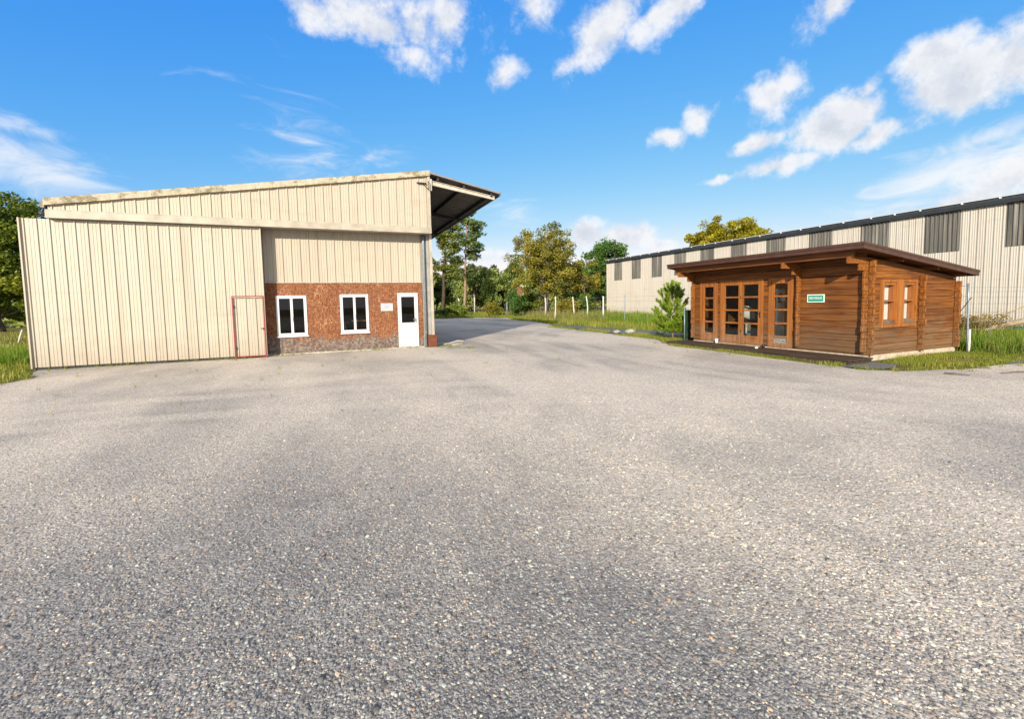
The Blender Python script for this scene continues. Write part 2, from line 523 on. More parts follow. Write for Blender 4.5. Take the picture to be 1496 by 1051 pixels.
# room behind the windows
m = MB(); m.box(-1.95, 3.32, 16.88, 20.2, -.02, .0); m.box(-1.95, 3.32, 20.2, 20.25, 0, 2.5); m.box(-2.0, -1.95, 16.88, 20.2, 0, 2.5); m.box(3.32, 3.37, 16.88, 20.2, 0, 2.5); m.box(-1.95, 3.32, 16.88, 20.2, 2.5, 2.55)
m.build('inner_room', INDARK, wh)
# corner of the building
m = MB(); m.tube([(3.41, 16.73, .02), (3.41, 16.73, 3.9), (3.41, 16.70, 4.19)], .048, 12)
for z in (.55, 2.1, 3.6): m.tube([(3.41, 16.73, z), (3.41, 16.73, z + .035)], .056, 12)
m.build('downpipe', GALV, wh)
m = MB(); m.box(3.34, 3.57, 16.79, 16.95, .0, 4.3); m.build('corner_post', DULLGREY, wh)
m = MB(); m.box(3.50, 3.60, 16.66, 16.95, .46, 4.19); m.build('corner_strip', DULLGREY, wh)  # even dull grey strip between downpipe and corner trim
m = MB(); m.box(3.605, 3.70, 16.58, 16.66, .46, 4.19); m.build('corner_trim', CREAM2, wh)
m = MB(); m.bbox(3.47, 3.80, 16.56, 17.0, -.03, .47, .02); m.build('footing', BRICK, wh)
m = MB(); corrug(m, 0, 3.72, 1, 16.9, 40, .1, 4.9, .27); m.build('side_wall', CREAM, wh)
m = MB(); corrug(m, 0, -7.1, -1, 16.9, 40, 0, 4.55, .27); m.build('side_wall', CREAM, wh)
m = MB(); corrug(m, 1, 40, 1, -7.1, 3.72, 0, lambda x: roofz(x) - .1, .27); m.build('rear_wall', CREAM, wh)
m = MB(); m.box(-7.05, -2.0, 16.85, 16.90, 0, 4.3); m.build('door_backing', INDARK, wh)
m = MB(); m.prism([(-7.28, roofz(-7.28) - .03), (3.70, roofz(3.70) - .03), (3.70, roofz(3.70) - .10), (-7.28, roofz(-7.28) - .10)], 1, 16.705, 40.2); m.build('roof', ROOFM, wh)
# canopy on the right-hand side: falls away from the ridge
ca = (5.90 - 6.43) / (6.42 - 3.72)
cz = lambda x: 6.43 + (x - 3.72) * ca
m = MB()
prof = []; x = 3.72
k = 0
ys = np.arange(16.5, 31.0, .09)
vs = []; fs = []
for i, y in enumerate(ys):
    h = .035 if i % 3 == 0 else 0
    for x in (3.715, 6.42): vs.append((x, y, cz(x) + h - .04))
    for x in (3.715, 6.42): vs.append((x, y, cz(x) + h - .05))
for i in range(len(ys) - 1):
    q = 4 * i; fs += [(q, q + 4, q + 5, q + 1), (q + 2, q + 3, q + 7, q + 6)]
    fs += [(q + 1, q + 5, q + 7, q + 3)]
fs += [(0, 1, 3, 2)]
m.add(vs, fs)
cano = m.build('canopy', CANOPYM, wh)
m = MB(); m.prism([(3.72, cz(3.72) + .004), (6.44, cz(6.44) + .004), (6.44, cz(6.44) - .05), (3.72, cz(3.72) - .05)], 1, 16.46, 16.497); m.prism([(6.422, cz(6.42)), (6.45, cz(6.45)), (6.45, cz(6.45) - .11), (6.422, cz(6.42) - .11)], 1, 16.46, 31); m.build('canopy_edge', plain('canopy_edge_trim', (.22, .2, .17), .6, .3), cano)
for y in (16.62, 21.4, 26.2, 30.8):
    m = MB(); p, q = np.array((3.76, y, cz(3.76) - .33)), np.array((6.24, y, cz(6.24) - .23))
    for dz, w_, h_ in ((.075, .10, .015), (-.075, .10, .015), (0, .016, .14)): m.obox(p + (0, 0, dz), q + (0, 0, dz * .8), w_, h_)
    m.box(3.70, 3.76, y - .07, y + .07, cz(3.76) - .62, cz(3.76) - .2)
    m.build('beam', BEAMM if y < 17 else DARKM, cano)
for x in (4.0, 5.0, 6.1):
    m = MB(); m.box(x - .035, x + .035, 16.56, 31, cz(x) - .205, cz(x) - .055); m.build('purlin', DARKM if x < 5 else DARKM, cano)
m = MB(); m.bbox(3.20, 3.56, 16.50, 16.56, 6.02, 6.06, .01); m.tube([(3.62, 16.56, 6.1), (3.62, 16.44, 6.1), (3.62, 16.42, 5.78)], .012, 6); m.tube([(3.42, 16.56, 6.04), (3.62, 16.43, 5.80)], .012, 6)
m.build('wall_bracket', DARKM, wh)
# sliding door
LX0, LX1, LZ = -7.62, -1.875, 4.18
m = MB(); corrug(m, 1, 16.41, -1, LX0, LX1, .075, LZ, phase=.06)
m.box(LX0 - .015, LX0 + .02, 16.36, 16.46, .05, LZ + .01); m.box(LX1 - .03, LX1 + .012, 16.36, 16.46, .05, LZ)
m.box(LX0 + .02, LX1 - .03, 16.445, 16.47, .07, LZ)
sd = m.build('sliding_door', DOORC, wh)
m = MB(); m.box(LX0 + .05, LX1 - .03, 16.43, 16.46, -.02, .07); m.build('gap_strip', INDARK, sd)  # dark strip filling the gap under the door leaf
WX0, WX1, WZ0, WZ1 = -2.775, -1.885, .05, 2.0
m = MB()
for e in ((WX0, WX1, WZ1 - .03, WZ1), (WX0, WX0 + .03, WZ0 - .06, WZ1 - .03), (WX1 - .03, WX1, WZ0 - .06, WZ1 - .03), (WX0 + .03, WX1 - .03, WZ0, WZ0 + .03)): m.box(e[0], e[1], 16.345, 16.375, e[2], e[3])
wd = m.build('wicket_door', REDP, sd)
m = MB(); m.box(WX1 - .12, WX1 - .03, 16.32, 16.345, .93, .96)
m.build('latch', BLACKM, sd)
for z in (.3, 1.62): m = MB(); m.box(WX0 + .03, WX0 + .06, 16.34, 16.372, z, z + .08); m.build('hinge', BLACKM, sd)
m = MB(); m.box(WX0 + .032, WX1 - .032, 16.352, 16.372, WZ1 - .06, WZ1 - .032); m.build('drip_bar', CREAM2, sd)

# things on and in the warehouse
m = MB(); m.bbox(1.80, 2.23, 16.775, 16.798, 1.40, 1.68, .006)
sg = m.build('sign_board', plain('white_sign', (.44, .44, .44), .5, .4, 0, .05), None, (2.0, 16.8, 1.4))
tag(sg, 'small white notice with faint grey lettering beside the white door', 'sign')
m = MB(); y0, y1 = 16.771, 16.7745
for row, z in enumerate((1.555, 1.485)):
    x = 1.90
    for k in range(5):
        w = (.034, .026, .04, .03, .034)[(k + row * 2) % 5]
        if row == 1 and k == 4: break
        m.box(x, x + .008, y0, y1, z, z + .045); m.box(x + .008, x + w, y0, y1, z + (.037 if k % 2 else 0), z + (.045 if k % 2 else .008))
        if k % 3 != 1: m.box(x + w - .008, x + w, y0, y1, z + .009, z + .036)
        x += w + .014
m.build('lettering', plain('faded_ink', (.2, .2, .2), .7), sg)
sh = thing('workshop_shelf', 'orange shelf seen through the right window of the warehouse', 'shelf', (.9, 17.3, .0))
m = MB(); m.box(.35, .72, 17.05, 17.4, 1.00, 1.035); m.box(.8, 1.3, 17.05, 17.4, 1.05, 1.085); m.build('shelf_board', ORANGE, sh)
for x in (.40, 1.26): m = MB(); m.box(x - .02, x + .02, 17.3, 17.34, 0, 1.0); m.build('leg', DARKM, sh)
m = MB(); m.tube([(.62, 17.12, .70), (.60, 17.12, .80), (.57, 17.12, .95), (.56, 17.12, 1.0)], [.03, .035, .02, .015], 8)
tag(m.build('hand_tool', PAPER, None, (.6, 17.1, .7)), 'pale tool hanging under the orange shelf behind the glass', 'tool')

# ================================================================== THE LOG CABIN
cb = thing('log_cabin', 'brown log cabin with glazed doors, corner window and flat sloping roof', 'cabin', (12.46, 6.87, 0))
FX, RY, BX, LY = 12.46, 6.87, 16.50, 12.58
T = .07; ROW = .17; Z0 = .12
rt = lambda x: 2.87 - .1192 * (x - 11.52)                    # roof top
ru = lambda x: rt(x) - .15                                   # underside
DOORS = [(11.54, 12.20, .16, 2.15), (9.79, 11.31, .14, 2.17), (8.83, 9.51, .14, 2.16)]
WINS = [(12.97, 14.51, .80, 2.03)]


def jit(s): return float(rng.normal(0, s))


front = MB(); top = ru(FX) - .02
zs = [Z0 + ROW * i for i in range(15)] + [top]
for a, b, c, d in wall_cells(RY + .072, LY - .0, zs, DOORS):
    front.bbox(FX + jit(.0015), FX + T, a, b, c + .002, d - .002, .011)
front.box(FX + .02, FX + T - .01, RY + .08, LY - .01, top - .01, top + .12)
front.build('front_wall', WY, cb)
side = MB()
zs2 = [Z0 - .0, Z0 + .085] + [Z0 + .085 + ROW * i for i in range(1, 16)]
xs = [FX + .0, BX]
z_lo = [z for z in zs2 if z <= ru(BX) - .02]
for a, b, c, d in wall_cells(FX + .003, BX, z_lo, WINS): side.bbox(a, b, RY + jit(.0015), RY + T, c + .002, d - .002, .011)
for c, d in zip(zs2[len(z_lo) - 1:-1], zs2[len(z_lo):]):
    f = lambda z: 11.52 + (2.87 - .15 - .02 - z) / .1192       # x where the underside has height z
    x0 = FX + .003; xa = min(BX, f(d)); xb = min(BX, f(c))
    if xb <= x0 + .05: continue
    poly = [(x0, c + .004), (xb, c + .004)]
    if xb >= BX: poly.append((BX, min(d - .004, ru(BX) - .02)))
    if xa > x0: poly += [(xa, d - .004), (x0, d - .004)]
    else: poly.append((x0, ru(x0) - .02))
    side.prism(poly, 1, RY + .002 + jit(.001), RY + T)
side.build('side_wall', WX, cb)
m = MB(); m.box(BX - T, BX - .002, RY + .075, LY, Z0, ru(BX) - .02); m.build('rear_wall', WY, cb)
m = MB(); m.box(FX + .075, BX - .08, LY - T, LY - .002, Z0, ru(BX) - .02)
m.prism([(FX + .075, ru(BX) - .015), (BX - .08, ru(BX) - .015), (FX + .075, ru(FX + .075) - .02)], 1, LY - T, LY - .002); m.build('end_wall', WX, cb)
m = MB(); m.box(FX + .08, BX - .08, RY + .08, LY - .08, Z0, Z0 + .02); m.box(14.66, 14.72, RY + .08, LY - .08, Z0 + .02, 2.3); m.build('inner_floor', plain('cabin_inside', (.34, .33, .30), .8, .2, 0, .2), cb)
# stacked log ends


def stubs_front(y, z_from=Z0, off=0.0, n=15, ln=.14, big=True):      # ends looking towards -X
    le = MB()
    for i in range(n):
        z = z_from + off + ROW * i
        if z + ROW > ru(FX) - .01: break
        e = ln + jit(.012)
        top_row = z + 2 * ROW > ru(FX) - .01; second = z + 3 * ROW > ru(FX) - .01
        if big and top_row: e = .78
        elif big and second: e = .34
        le.bbox(FX - e, FX - .003, y - .034 + jit(.002), y + .034, z + .002, z + ROW - .001, .012)
    le.build('log_ends', WCHIP, cb)


def stubs_side(x, off=0.0, ln=.14):                                  # ends looking towards -Y
    le = MB()
    for i in range(16):
        z = Z0 + off + ROW * i
        if z + ROW > ru(x) - .01: break
        le.bbox(x - .034 + jit(.002), x + .034, RY - ln + jit(.012), RY - .003, z + .002, z + ROW - .001, .012)
    le.build('log_ends', WCHIP, cb)


stubs_front(RY + .036, Z0, .085); stubs_front(8.6, Z0, .085); stubs_front(LY - .036, Z0, .085)
stubs_side(FX + .035); stubs_side(14.71); stubs_side(BX - .035)
# glazed doors


def glazed(name, y0, y1, z0, z1, leaves, panel=True, grey=False):
    fr = MB(); xo = FX - .022
    for e in ((y0 - .05, y1 + .05, z1 - .03, z1 + .05), (y0 - .05, y0 + .035, z0, z1 - .03), (y1 - .035, y1 + .05, z0, z1 - .03)): fr.box(xo, FX + .075, e[0], e[1], e[2], e[3])
    fr.box(xo + .006, FX + .07, y0 + .035, y1 - .035, z0 - .015, z0 + .03)
    o = fr.build(name, WFRAME, cb)
    ya, yb = y0 + .04, y1 - .04
    wl = (yb - ya) / leaves
    st = .085
    for k in range(leaves):
        a, b = ya + k * wl + .002, ya + (k + 1) * wl - .002
        lf = MB(); x0, x1 = FX - .012, FX + .045
        zb = z0 + .035; zt = z1 - .035
        lf.box(x0, x1, a, a + st, zb, zt); lf.box(x0, x1, b - st, b, zb, zt)
        lf.box(x0, x1, a + st, b - st, zt - .085, zt)
        zl = zb + (.235 if panel else .06)
        lf.box(x0, x1, a + st, b - st, zb, zb + .07)
        if panel: lf.box(x0 + .012, x1 - .012, a + st, b - st, zb + .07, zl - .05); lf.box(x0, x1, a + st, b - st, zl - .05, zl)
        if grey: zl = zb + .30; lf.box(x0 - .0, x1, a + st, b - st, zl - .05, zl)
        H = (zt - .085) - zl; n = 4; bar = .05
        ph = (H - bar * (n - 1)) / n
        for i in range(1, n): lf.box(x0 + .003, x1, a + st, b - st, zl + i * ph + (i - 1) * bar, zl + i * ph + i * bar)
        lf.build('leaf', WFRAME, o)
        for i in range(n):
            g = MB(); zz = zl + i * (ph + bar); g.box(FX + .022, FX + .028, a + st, b - st, zz, zz + ph); g.build('pane', GLASSC, o)
        if grey:
            g = MB(); g.box(FX + .015, FX + .028, a + st, b - st, zb + .07, zl - .05); g.build('grey_panel', plain('grey_infill', (.3, .29, .27), .9, .1, 0, .4, 30), o)
    return o


glazed('side_light', *DOORS[0], 1)
dd = glazed('double_door', *DOORS[1], 2)
glazed('single_door', *DOORS[2], 1, False, True)
m = MB(); m.box(FX - .02, FX - .013, 9.835, 9.865, 1.0, 1.2); m.tube([(FX - .02, 9.85, 1.13), (FX - .06, 9.85, 1.13), (FX - .065, 9.96, 1.13)], .01, 8)
m.build('handle', BLACKM, dd)
for z in (.55, 1.1, 1.65): m = MB(); m.tube([(FX - .018, 10.545, z - .05), (FX - .018, 10.545, z + .05)], .012, 8); m.build('hinge', BLACKM, dd)
# corner window: two deep casements with white blinds behind the glass
a, b, c, d = WINS[0]
fr = MB(); yo = RY - .048
for e in ((a, b, d - .07, d), (a, b, c, c + .08), (a, a + .085, c + .08, d - .07), (b - .06, b, c + .08, d - .07), (13.60, 13.93, c + .08, d - .07)): fr.box(e[0], e[1], yo, RY + .075, e[2], e[3])
wo = fr.build('corner_window', WFRAME, cb)
for (p, q) in ((a + .086, 13.599), (13.931, b - .061)):
    s = MB(); y0, y1 = RY - .018, RY + .12
    for e in ((p, q, d - .14, d - .072), (p, p + .035, c + .20, d - .14), (q - .05, q, c + .20, d - .14), (p + .035, q - .05, 1.465, 1.51)): s.box(e[0], e[1], y0, y1, e[2], e[3])
    s.build('casement', WFRAME, wo)
    s = MB(); s.box(p, q, RY - .012, RY + .12, c + .115, c + .20); s.box(p, q, RY - .060, RY + .1, c + .082, c + .112)
    s.build('sill', WOLD, wo)
    for (z0, z1) in ((c + .20, 1.46), (1.515, d - .14)):
        g = MB(); g.box(p + .035, q - .05, RY + .100, RY + .105, z0, z1); g.build('pane', THIN, wo)
    s = MB(); s.box(p - .02, q + .02, RY + .124, RY + .135, c + .1, d - .08); s.build('blind', PAPER, wo)
# roof: soffit boards, trim, purlins, eave beam
X0, X1, Y0, Y1 = 11.52, 16.70, 6.47, 12.92
rf = MB(); rf.prism([(X0 + .03, rt(X0) - .012), (X1 - .03, rt(X1) - .012), (X1 - .03, rt(X1) - .05), (X0 + .03, rt(X0) - .05)], 1, Y0 + .03, Y1 - .03)
ro = rf.build('roof', plain('roof_felt', (.06, .04, .038), .8, .2), cb)
sf = MB()
for i in range(46):
    p = X0 + .05 + (X1 - X0 - .1) * i / 46; q = X0 + .05 + (X1 - X0 - .1) * (i + 1) / 46 - .006
    sf.prism([(p, rt(p) - .052), (q, rt(q) - .052), (q, rt(q) - .072), (p, rt(p) - .072)], 1, Y0 + .04, Y1 - .04)
sf.build('soffit', WBEAM, ro)
tr = MB(); hh = .135
tr.prism([(X0, rt(X0) + .012), (X1, rt(X1) + .012), (X1, rt(X1) - hh), (X0, rt(X0) - hh)], 1, Y0, Y0 + .028)
tr.prism([(X0, rt(X0) + .012), (X1, rt(X1) + .012), (X1, rt(X1) - hh), (X0, rt(X0) - hh)], 1, Y1 - .028, Y1)
tr.box(X0, X0 + .028, Y0 + .029, Y1 - .029, rt(X0) - hh, rt(X0) + .010)
tr.box(X1 - .028, X1, Y0 + .029, Y1 - .029, rt(X1) - hh, rt(X1) + .010)
tr.prism([(X0 - .012, rt(X0) + .02), (X1 + .01, rt(X1) + .02), (X1 + .01, rt(X1) - .035), (X0 - .012, rt(X0) - .035)], 1, Y0 - .014, Y0 - .002)
tr.box(X0 - .016, X0 - .002, Y0 - .002, Y1, rt(X0) - .045, rt(X0) + .018)
tr.build('fascia', BROWNM, ro)
PUR = wood_mat('purlin_timber', (.19, .068, .014), (.08, .028, .008), (.3, .2, .1), None, None, 1)
for x in (13.35, 14.95, 16.32):
    pu = MB(); pu.box(x - .03, x + .03, Y0 + .12, Y1 - .12, rt(x) - .185, rt(x) - .076); pu.build('purlin', PUR, cb)
be = MB(); be.bbox(11.74, 11.84, 6.83, 12.75, rt(11.8) - .27, rt(11.8) - .078, .01); be.build('eave_beam', WBEAM, cb)
be = MB(); be.bbox(12.40, 12.455, RY + .08, LY - .08, 2.24, 2.42, .01); be.build('lintel_board', WY, cb)
# plinth
m = MB(); m.box(FX + .01, BX + .03, RY - .03, LY, -.1, .118); m.build('plinth', STONEC, cb)
# deck
m = MB()
for i in range(7):
    x = 11.46 + i * .138; m.bbox(x, x + .132, 6.66 + jit(.008), 12.86 + jit(.01), .055, .092 + jit(.0015), .004)
m.box(11.475, 12.40, 6.70, 12.80, -.06, .05)
dk = m.build('deck', WDECK, None, (12, 9.8, 0)); tag(dk, 'low dark timber deck along the front of the cabin', 'deck')
# things at the cabin
sg = thing('green_sign', 'green sign with white border and white lettering on the cabin wall', 'sign', (FX - .02, 8.135, 1.47))
m = MB(); m.box(FX - .024, FX - .012, 7.90, 8.37, 1.47, 1.69); m.build('border', plain('pale_mint', (.55, .72, .64), .4, .4, 0, .03), sg)
m = MB(); m.box(FX - .028, FX - .0245, 7.93, 8.34, 1.495, 1.665); m.build('panel', plain('sign_green', (.012, .26, .17), .4, .4, 0, .05), sg)
cu = bpy.data.curves.new('lettering', 'FONT'); cu.body = 'BIENVENUE'; cu.size = .088; cu.extrude = .0012; cu.align_x = 'CENTER'; cu.align_y = 'CENTER'; cu.offset = .0018
tmp = bpy.data.objects.new('tmp', cu); COL.objects.link(tmp); bpy.context.view_layer.update()
me = bpy.data.meshes.new_from_object(tmp); bpy.data.objects.remove(tmp)
w_ = max(v.co.x for v in me.vertices) - min(v.co.x for v in me.vertices)
mat_ = Matrix.Translation((0, 0, 0)) @ Matrix(((0, 0, -1, FX - .0305 - (FX - .02)), (-.335 / w_, 0, 0, 0), (0, 1, 0, .115), (0, 0, 0, 1)))
me.transform(mat_); me.name = 'lettering'
link_mesh('lettering', me, WHITEP, sg, None)
m = MB(); m.tube([(12.33, 11.40, .095), (12.33, 11.40, .23)], [.05, .055], 12); m.tube([(12.33, 11.40, .23), (12.33, 11.40, .245)], [.058, .05], 12)
tag(m.build('pot', PAPER, None, (12.33, 11.4, .09)), 'small white pot on the deck left of the double doors', 'pot')
m = MB(); m.tube([(11.98, 9.55, .10), (11.98, 9.60, .10)], [.045, .04], 10); m.tube([(11.98, 9.60, .10), (11.98, 9.64, .10)], [.02, .015], 8)
tag(m.build('cup', PAPER, None, (11.98, 9.6, .09)), 'white cup lying on the deck boards by the single door', 'cup')
m = MB(); m.tube([(12.34, 9.62, .10), (12.34, 9.62, .19)], [.04, .045], 10); tag(m.build('jar', BLACKM, None, (12.34, 9.62, .1)), 'small black jar standing at the right jamb of the double doors', 'jar')
# furniture glimpsed behind the glazed doors
cup = thing('cupboard', 'white cupboard standing inside the cabin behind the double doors', 'cupboard', (13.7, 10.1, .14))
m = MB(); m.bbox(13.5, 13.9, 9.8, 10.5, .14, 1.9, .01); m.build('carcass', PAPER, cup)
m = MB(); m.box(13.49, 13.498, 9.9, 10.05, 1.45, 1.75); m.build('opening', BLACKM, cup)
for nm, lab, (y, z0, z1), r in (('armchair', 'white armchair inside the cabin behind the double doors', (10.95, .9, 1.35), .26), ('desk_lamp', 'round white lamp inside the cabin behind the side light', (11.95, 1.05, 1.75), .12)):
    m = MB(); m.tube([(13.2, y, z0), (13.2, y, (z0 + z1) / 2), (13.2, y, z1)], [r, r, r * .55], 16); m.tube([(13.2, y, .14), (13.2, y, z0)], .03, 8); tag(m.build(nm, PAPER, None, (13.2, y, .14)), lab, nm.replace('_', ' '))

# ================================================================== THE WHITE SHED
sh = thing('shed', 'long white industrial shed with dark translucent panels under the eave', 'shed', (25.28, 15, 0))
SX, SY0, SY1, SE = 25.28, -8.0, 36.66, 5.47
starts = [35.5 - 2.64 * i for i in range(16)]
PAN = [(s - 1.26, s) for s in starts if s - 1.26 > SY0]
m = MB(); yy = SY0
segs = []; edges = sorted(PAN)
for (p, q) in edges:
    segs.append((yy, p, 0, SE - .2)); segs.append((p, q, 0, 3.46)); yy = q
segs.append((yy, SY1, 0, SE - .2))
for (p, q, z0, z1) in segs: corrug(m, 0, SX, -1, p, q, z0, z1, .25, .03, .022, True, .02)
m.box(SX + .04, SX + .10, SY0, SY1, 0, 3.3)
m.box(SX - .045, SX + .05, SY1 - .06, SY1 + .02, 0, SE - .2)
m.build('wall', SHEDC, sh)


def translucent():
    m_ = Mt('translucent_sheet', .4, .4)
    s_ = m_.noise(1, 4, .6, m_.scl(1, 9, .3))
    m_.col(m_.ramp(s_, [(.3, (.06, .06, .055)), (.5, (.12, .115, .10)), (.72, (.26, .24, .20))]))
    return m_.m


TR = translucent()
for (p, q) in PAN:
    m = MB(); corrug(m, 0, SX + .012, -1, p + .004, q - .004, 3.47, SE - .2, .157, .035, .04, False, .03); m.build('translucent_panel', TR, sh)
m = MB(); m.prism([(SX - .16, SE - .27), (SX + .02, SE - .27), (SX + .02, SE - .02), (SX - .16, SE - .04), (SX - .18, SE - .12)], 1, SY0, SY1 + .05); m.build('eave_gutter', SLATE, sh)
m = MB(); sl = .09
m.prism([(SX - .12, SE + .03), (SX + 9, SE + .03 + sl * 9), (SX + 18, SE + .03), (SX + 18, SE), (SX + 9, SE + sl * 9), (SX - .12, SE)], 1, SY0, SY1 + .06)
m.build('roof', plain('pale_roof_edge', (.5, .5, .48), .5, .4, 0, .1, 1), sh)
for i in range(38):
    m = MB(); y = SY1 - .5 - i * 1.17 + jit(.12); m.box(SX - .20, SX - .165, y - .03, y + .03, SE - .07, SE - .015)
    m.build('gutter_clip', WHITEF, sh)
m = MB(); corrug(m, 1, SY1, 1, SX + .1, SX + 18, 0, SE - .05, .25); corrug(m, 0, SX + 18, 1, SY0, SY1, 0, SE - .05, .25); corrug(m, 1, SY0, -1, SX + .1, SX + 18, 0, SE - .05, .25)
m.build('far_walls', SHEDC, sh)

# ================================================================== GROUND
def in_poly(P, poly):
    x, y = P[:, 0], P[:, 1]; ins = np.zeros(len(P), bool); n = len(poly)
    for i in range(n):
        x1, y1 = poly[i]; x2, y2 = poly[(i + 1) % n]
        c = ((y1 > y) != (y2 > y)) & (x < (x2 - x1) * (y - y1) / (y2 - y1 + 1e-12) + x1)
        ins ^= c
    return ins


def ragged(poly, step=.35, amp=.10, seed=3):
    r = np.random.default_rng(seed); out = []
    n = len(poly)
    for i in range(n):
        a = np.array(poly[i], float); b = np.array(poly[(i + 1) % n], float); L = np.linalg.norm(b - a)
        if L > 40: out.append(tuple(a)); continue
        k = max(1, int(L / step)); nrm = np.array((-(b - a)[1], (b - a)[0])) / L
        for j in range(k):
            o = r.normal(0, amp) if j else 0
            out.append(tuple(a + (b - a) * j / k + nrm * o))
    return out


def sheet(name, poly, z, mat, **kw):
    import bmesh
    from mathutils.geometry import tessellate_polygon
    vs = [Vector((p[0], p[1], 0)) for p in poly]
    tris = tessellate_polygon([vs])
    me = bpy.data.meshes.new(name); me.from_pydata([(p[0], p[1], z) for p in poly], [], [tuple(t) for t in tris]); me.update()
    bm = bmesh.new(); bm.from_mesh(me)
    for f in bm.faces:
        f.normal_update()
        if f.normal.z < 0: f.normal_flip()
    bm.to_mesh(me); bm.free()
    return tag(link_mesh(name, me, mat, None, (0, 0, 0)), **kw)


def soil_mat():
    m = Mt('grass_soil', .95, .1)
    n = m.noise(.35, 5, .6); f = m.noise(9, 6, .7)
    c = m.ramp(n, [(.3, (.085, .10, .018)), (.5, (.13, .125, .03)), (.7, (.20, .155, .065))])
    c = m.mix(m.mr(m.noise(1.9, 5, .65), .46, .62, 0, .85), c, (.21, .15, .085))
    c = m.mix(m.mr(f, .35, .65, .0, .6), c, (.06, .055, .02))
    m.col(c); m.bump(f, 1, .05); return m.m


def yard_zone(m):
    """how much loose grey stone lies here: worn lanes towards the road are bare and beige"""
    big = m.noise(.22, 4, .55, None, .6)
    tracks = m.noise(1, 4, .55, m.scl(.42, .085, 1))
    a = m.math('ADD', m.math('MULTIPLY', big, .55), m.math('MULTIPLY', tracks, .55))
    loose = m.mr(a, .47, .66, 0, .62, True)
    for (cx, cy, ra) in ((-13.5, 17, 19.5), (-13.5, 17, 21.1), (26, 9, 18.3), (26, 9, 19.9), (-4, -9, 17.2), (-4, -9, 18.8)):     # wheel tracks of turning lorries
        dv = m.n('ShaderNodeVectorMath', operation='DISTANCE'); m.setv(dv.inputs[0], m.scl(1, 1, 0)); dv.inputs[1].default_value = (cx, cy, 0)
        off = m.math('ABSOLUTE', m.math('SUBTRACT', m.math('ADD', dv.outputs['Value'], m.math('MULTIPLY', big, .5)), ra + .25))
        band = m.math('MULTIPLY', m.mr(off, .10, .34, .5, 0, True), m.mr(tracks, .3, .6))
        edge = m.math('MULTIPLY', m.math('MULTIPLY', m.mr(off, .22, .40, 0, 1, True), m.mr(off, .40, .70, .10, 0, True)), m.mr(tracks, .35, .6))
        loose = m.math('ADD', m.math('MULTIPLY', loose, m.math('SUBTRACT', 1.0, band)), edge)
    for (cx, cy, r0, r1) in ((-1.8, 2.4, .6, 5.8), (.9, 1.2, .1, 2.3), (7.5, .6, .5, 3.2)):
        dv = m.n('ShaderNodeVectorMath', operation='DISTANCE'); m.setv(dv.inputs[0], m.scl(1, 1, 0)); dv.inputs[1].default_value = (cx, cy, 0)
        d = m.math('ADD', dv.outputs['Value'], m.math('MULTIPLY', m.math('SUBTRACT', tracks, .5), 7))
        loose = m.math('MAXIMUM', loose, m.mr(d, r0, r1, 1, 0, True))
    return loose


def gravel_mat():
    m = Mt('gravel', .85, .25)
    loose = yard_zone(m)
    beige = m.mix(m.mr(m.noise(1.1, 5, .6), .35, .7), (.515, .452, .362), (.45, .402, .330))
    grey = m.mix(m.mr(m.noise(2.3, 4, .6), .35, .7), (.222, .210, .196), (.142, .137, .131))
    base = m.mix(loose, beige, grey)
    # stones of two sizes
    for sc_, lo in ((46, .62), (92, .5)):
        nd = m.n('ShaderNodeTexVoronoi'); m.setv(nd.inputs['Vector'], m.co); nd.inputs['Scale'].default_value = sc_
        sp = m.n('ShaderNodeSeparateColor'); m.lk(nd.outputs['Color'], sp.inputs[0])
        base = m.mix(1, base, m.ramp(sp.outputs[0], [(0, .7), (.35, .95), (.8, 1.1), (1, 1.4)]), 'MULTIPLY')
        if sc_ == 46:
            base = m.mix(m.mr(sp.outputs[1], .93, .95, 0, .55), base, (.50, .33, .19))
            h1 = nd.outputs['Distance']
        else: h2 = nd.outputs['Distance']
    grit = m.noise(14, 6, .75)
    base = m.mix(m.mr(grit, .3, .7, .35, 0), base, (.26, .245, .23))
    h = m.math('ADD', m.math('MULTIPLY', h1, -1.0), m.math('MULTIPLY', h2, -.5))
    m.col(base); m.bump(h, .6, .010)
    return m.m


GR = [(-70, -40), (-70, 4), (-30, 9.5), (-15, 12.2), (-9, 13.1), (-7.0, 13.65), (-6.75, 14.6), (-7.3, 15.7), (-7.7, 16.6), (-7.4, 18), (3.9, 18), (3.9, 42), (-20, 43), (-20, 47.5),
      (9, 46.5), (12.8, 46.2), (15.5, 45.2), (16.9, 41.9), (15.6, 37.4), (15.5, 32.4), (14.8, 29), (14.0, 27), (13.3, 24.9), (13.0, 22.8), (12.75, 20.5), (12.6, 17.4), (12.35, 15.4), (12.1, 14.0), (11.5, 13.2),
      (11.1, 12.2), (11.0, 9.2), (10.85, 6.9), (10.8, 6.1), (11.3, 5.55), (12.9, 5.05), (14.3, 5.0), (15.2, 5.05), (17.5, 4.9), (24, 4.5), (60, 3.0), (60, -40)]
GRAVEL = gravel_mat()
gp = ragged(GR, .3, .055)
sheet('ground', [(-700, -200), (700, -200), (700, 900), (-700, 900)], -.02, soil_mat(), kind='structure')
sheet('gravel_yard', gp, .0, GRAVEL, kind='structure')
asph = Mt('wet_asphalt', .6, .4); asph.col(asph.ramp(asph.noise(3, 6, .7), [(.3, (.05, .05, .052)), (.7, (.13, .128, .125))])); asph.bump(asph.noise(40, 4), .4, .01)
AS = [(14.6, 29.5), (15.0, 27.6), (14.9, 23.5), (15.05, 20.8), (15.6, 18.2), (15.5, 16.9), (14.9, 15.3), (14.0, 14.9), (13.3, 15.6), (13.0, 17.3), (13.1, 18.9), (13.4, 22.3), (14.1, 25.4)]
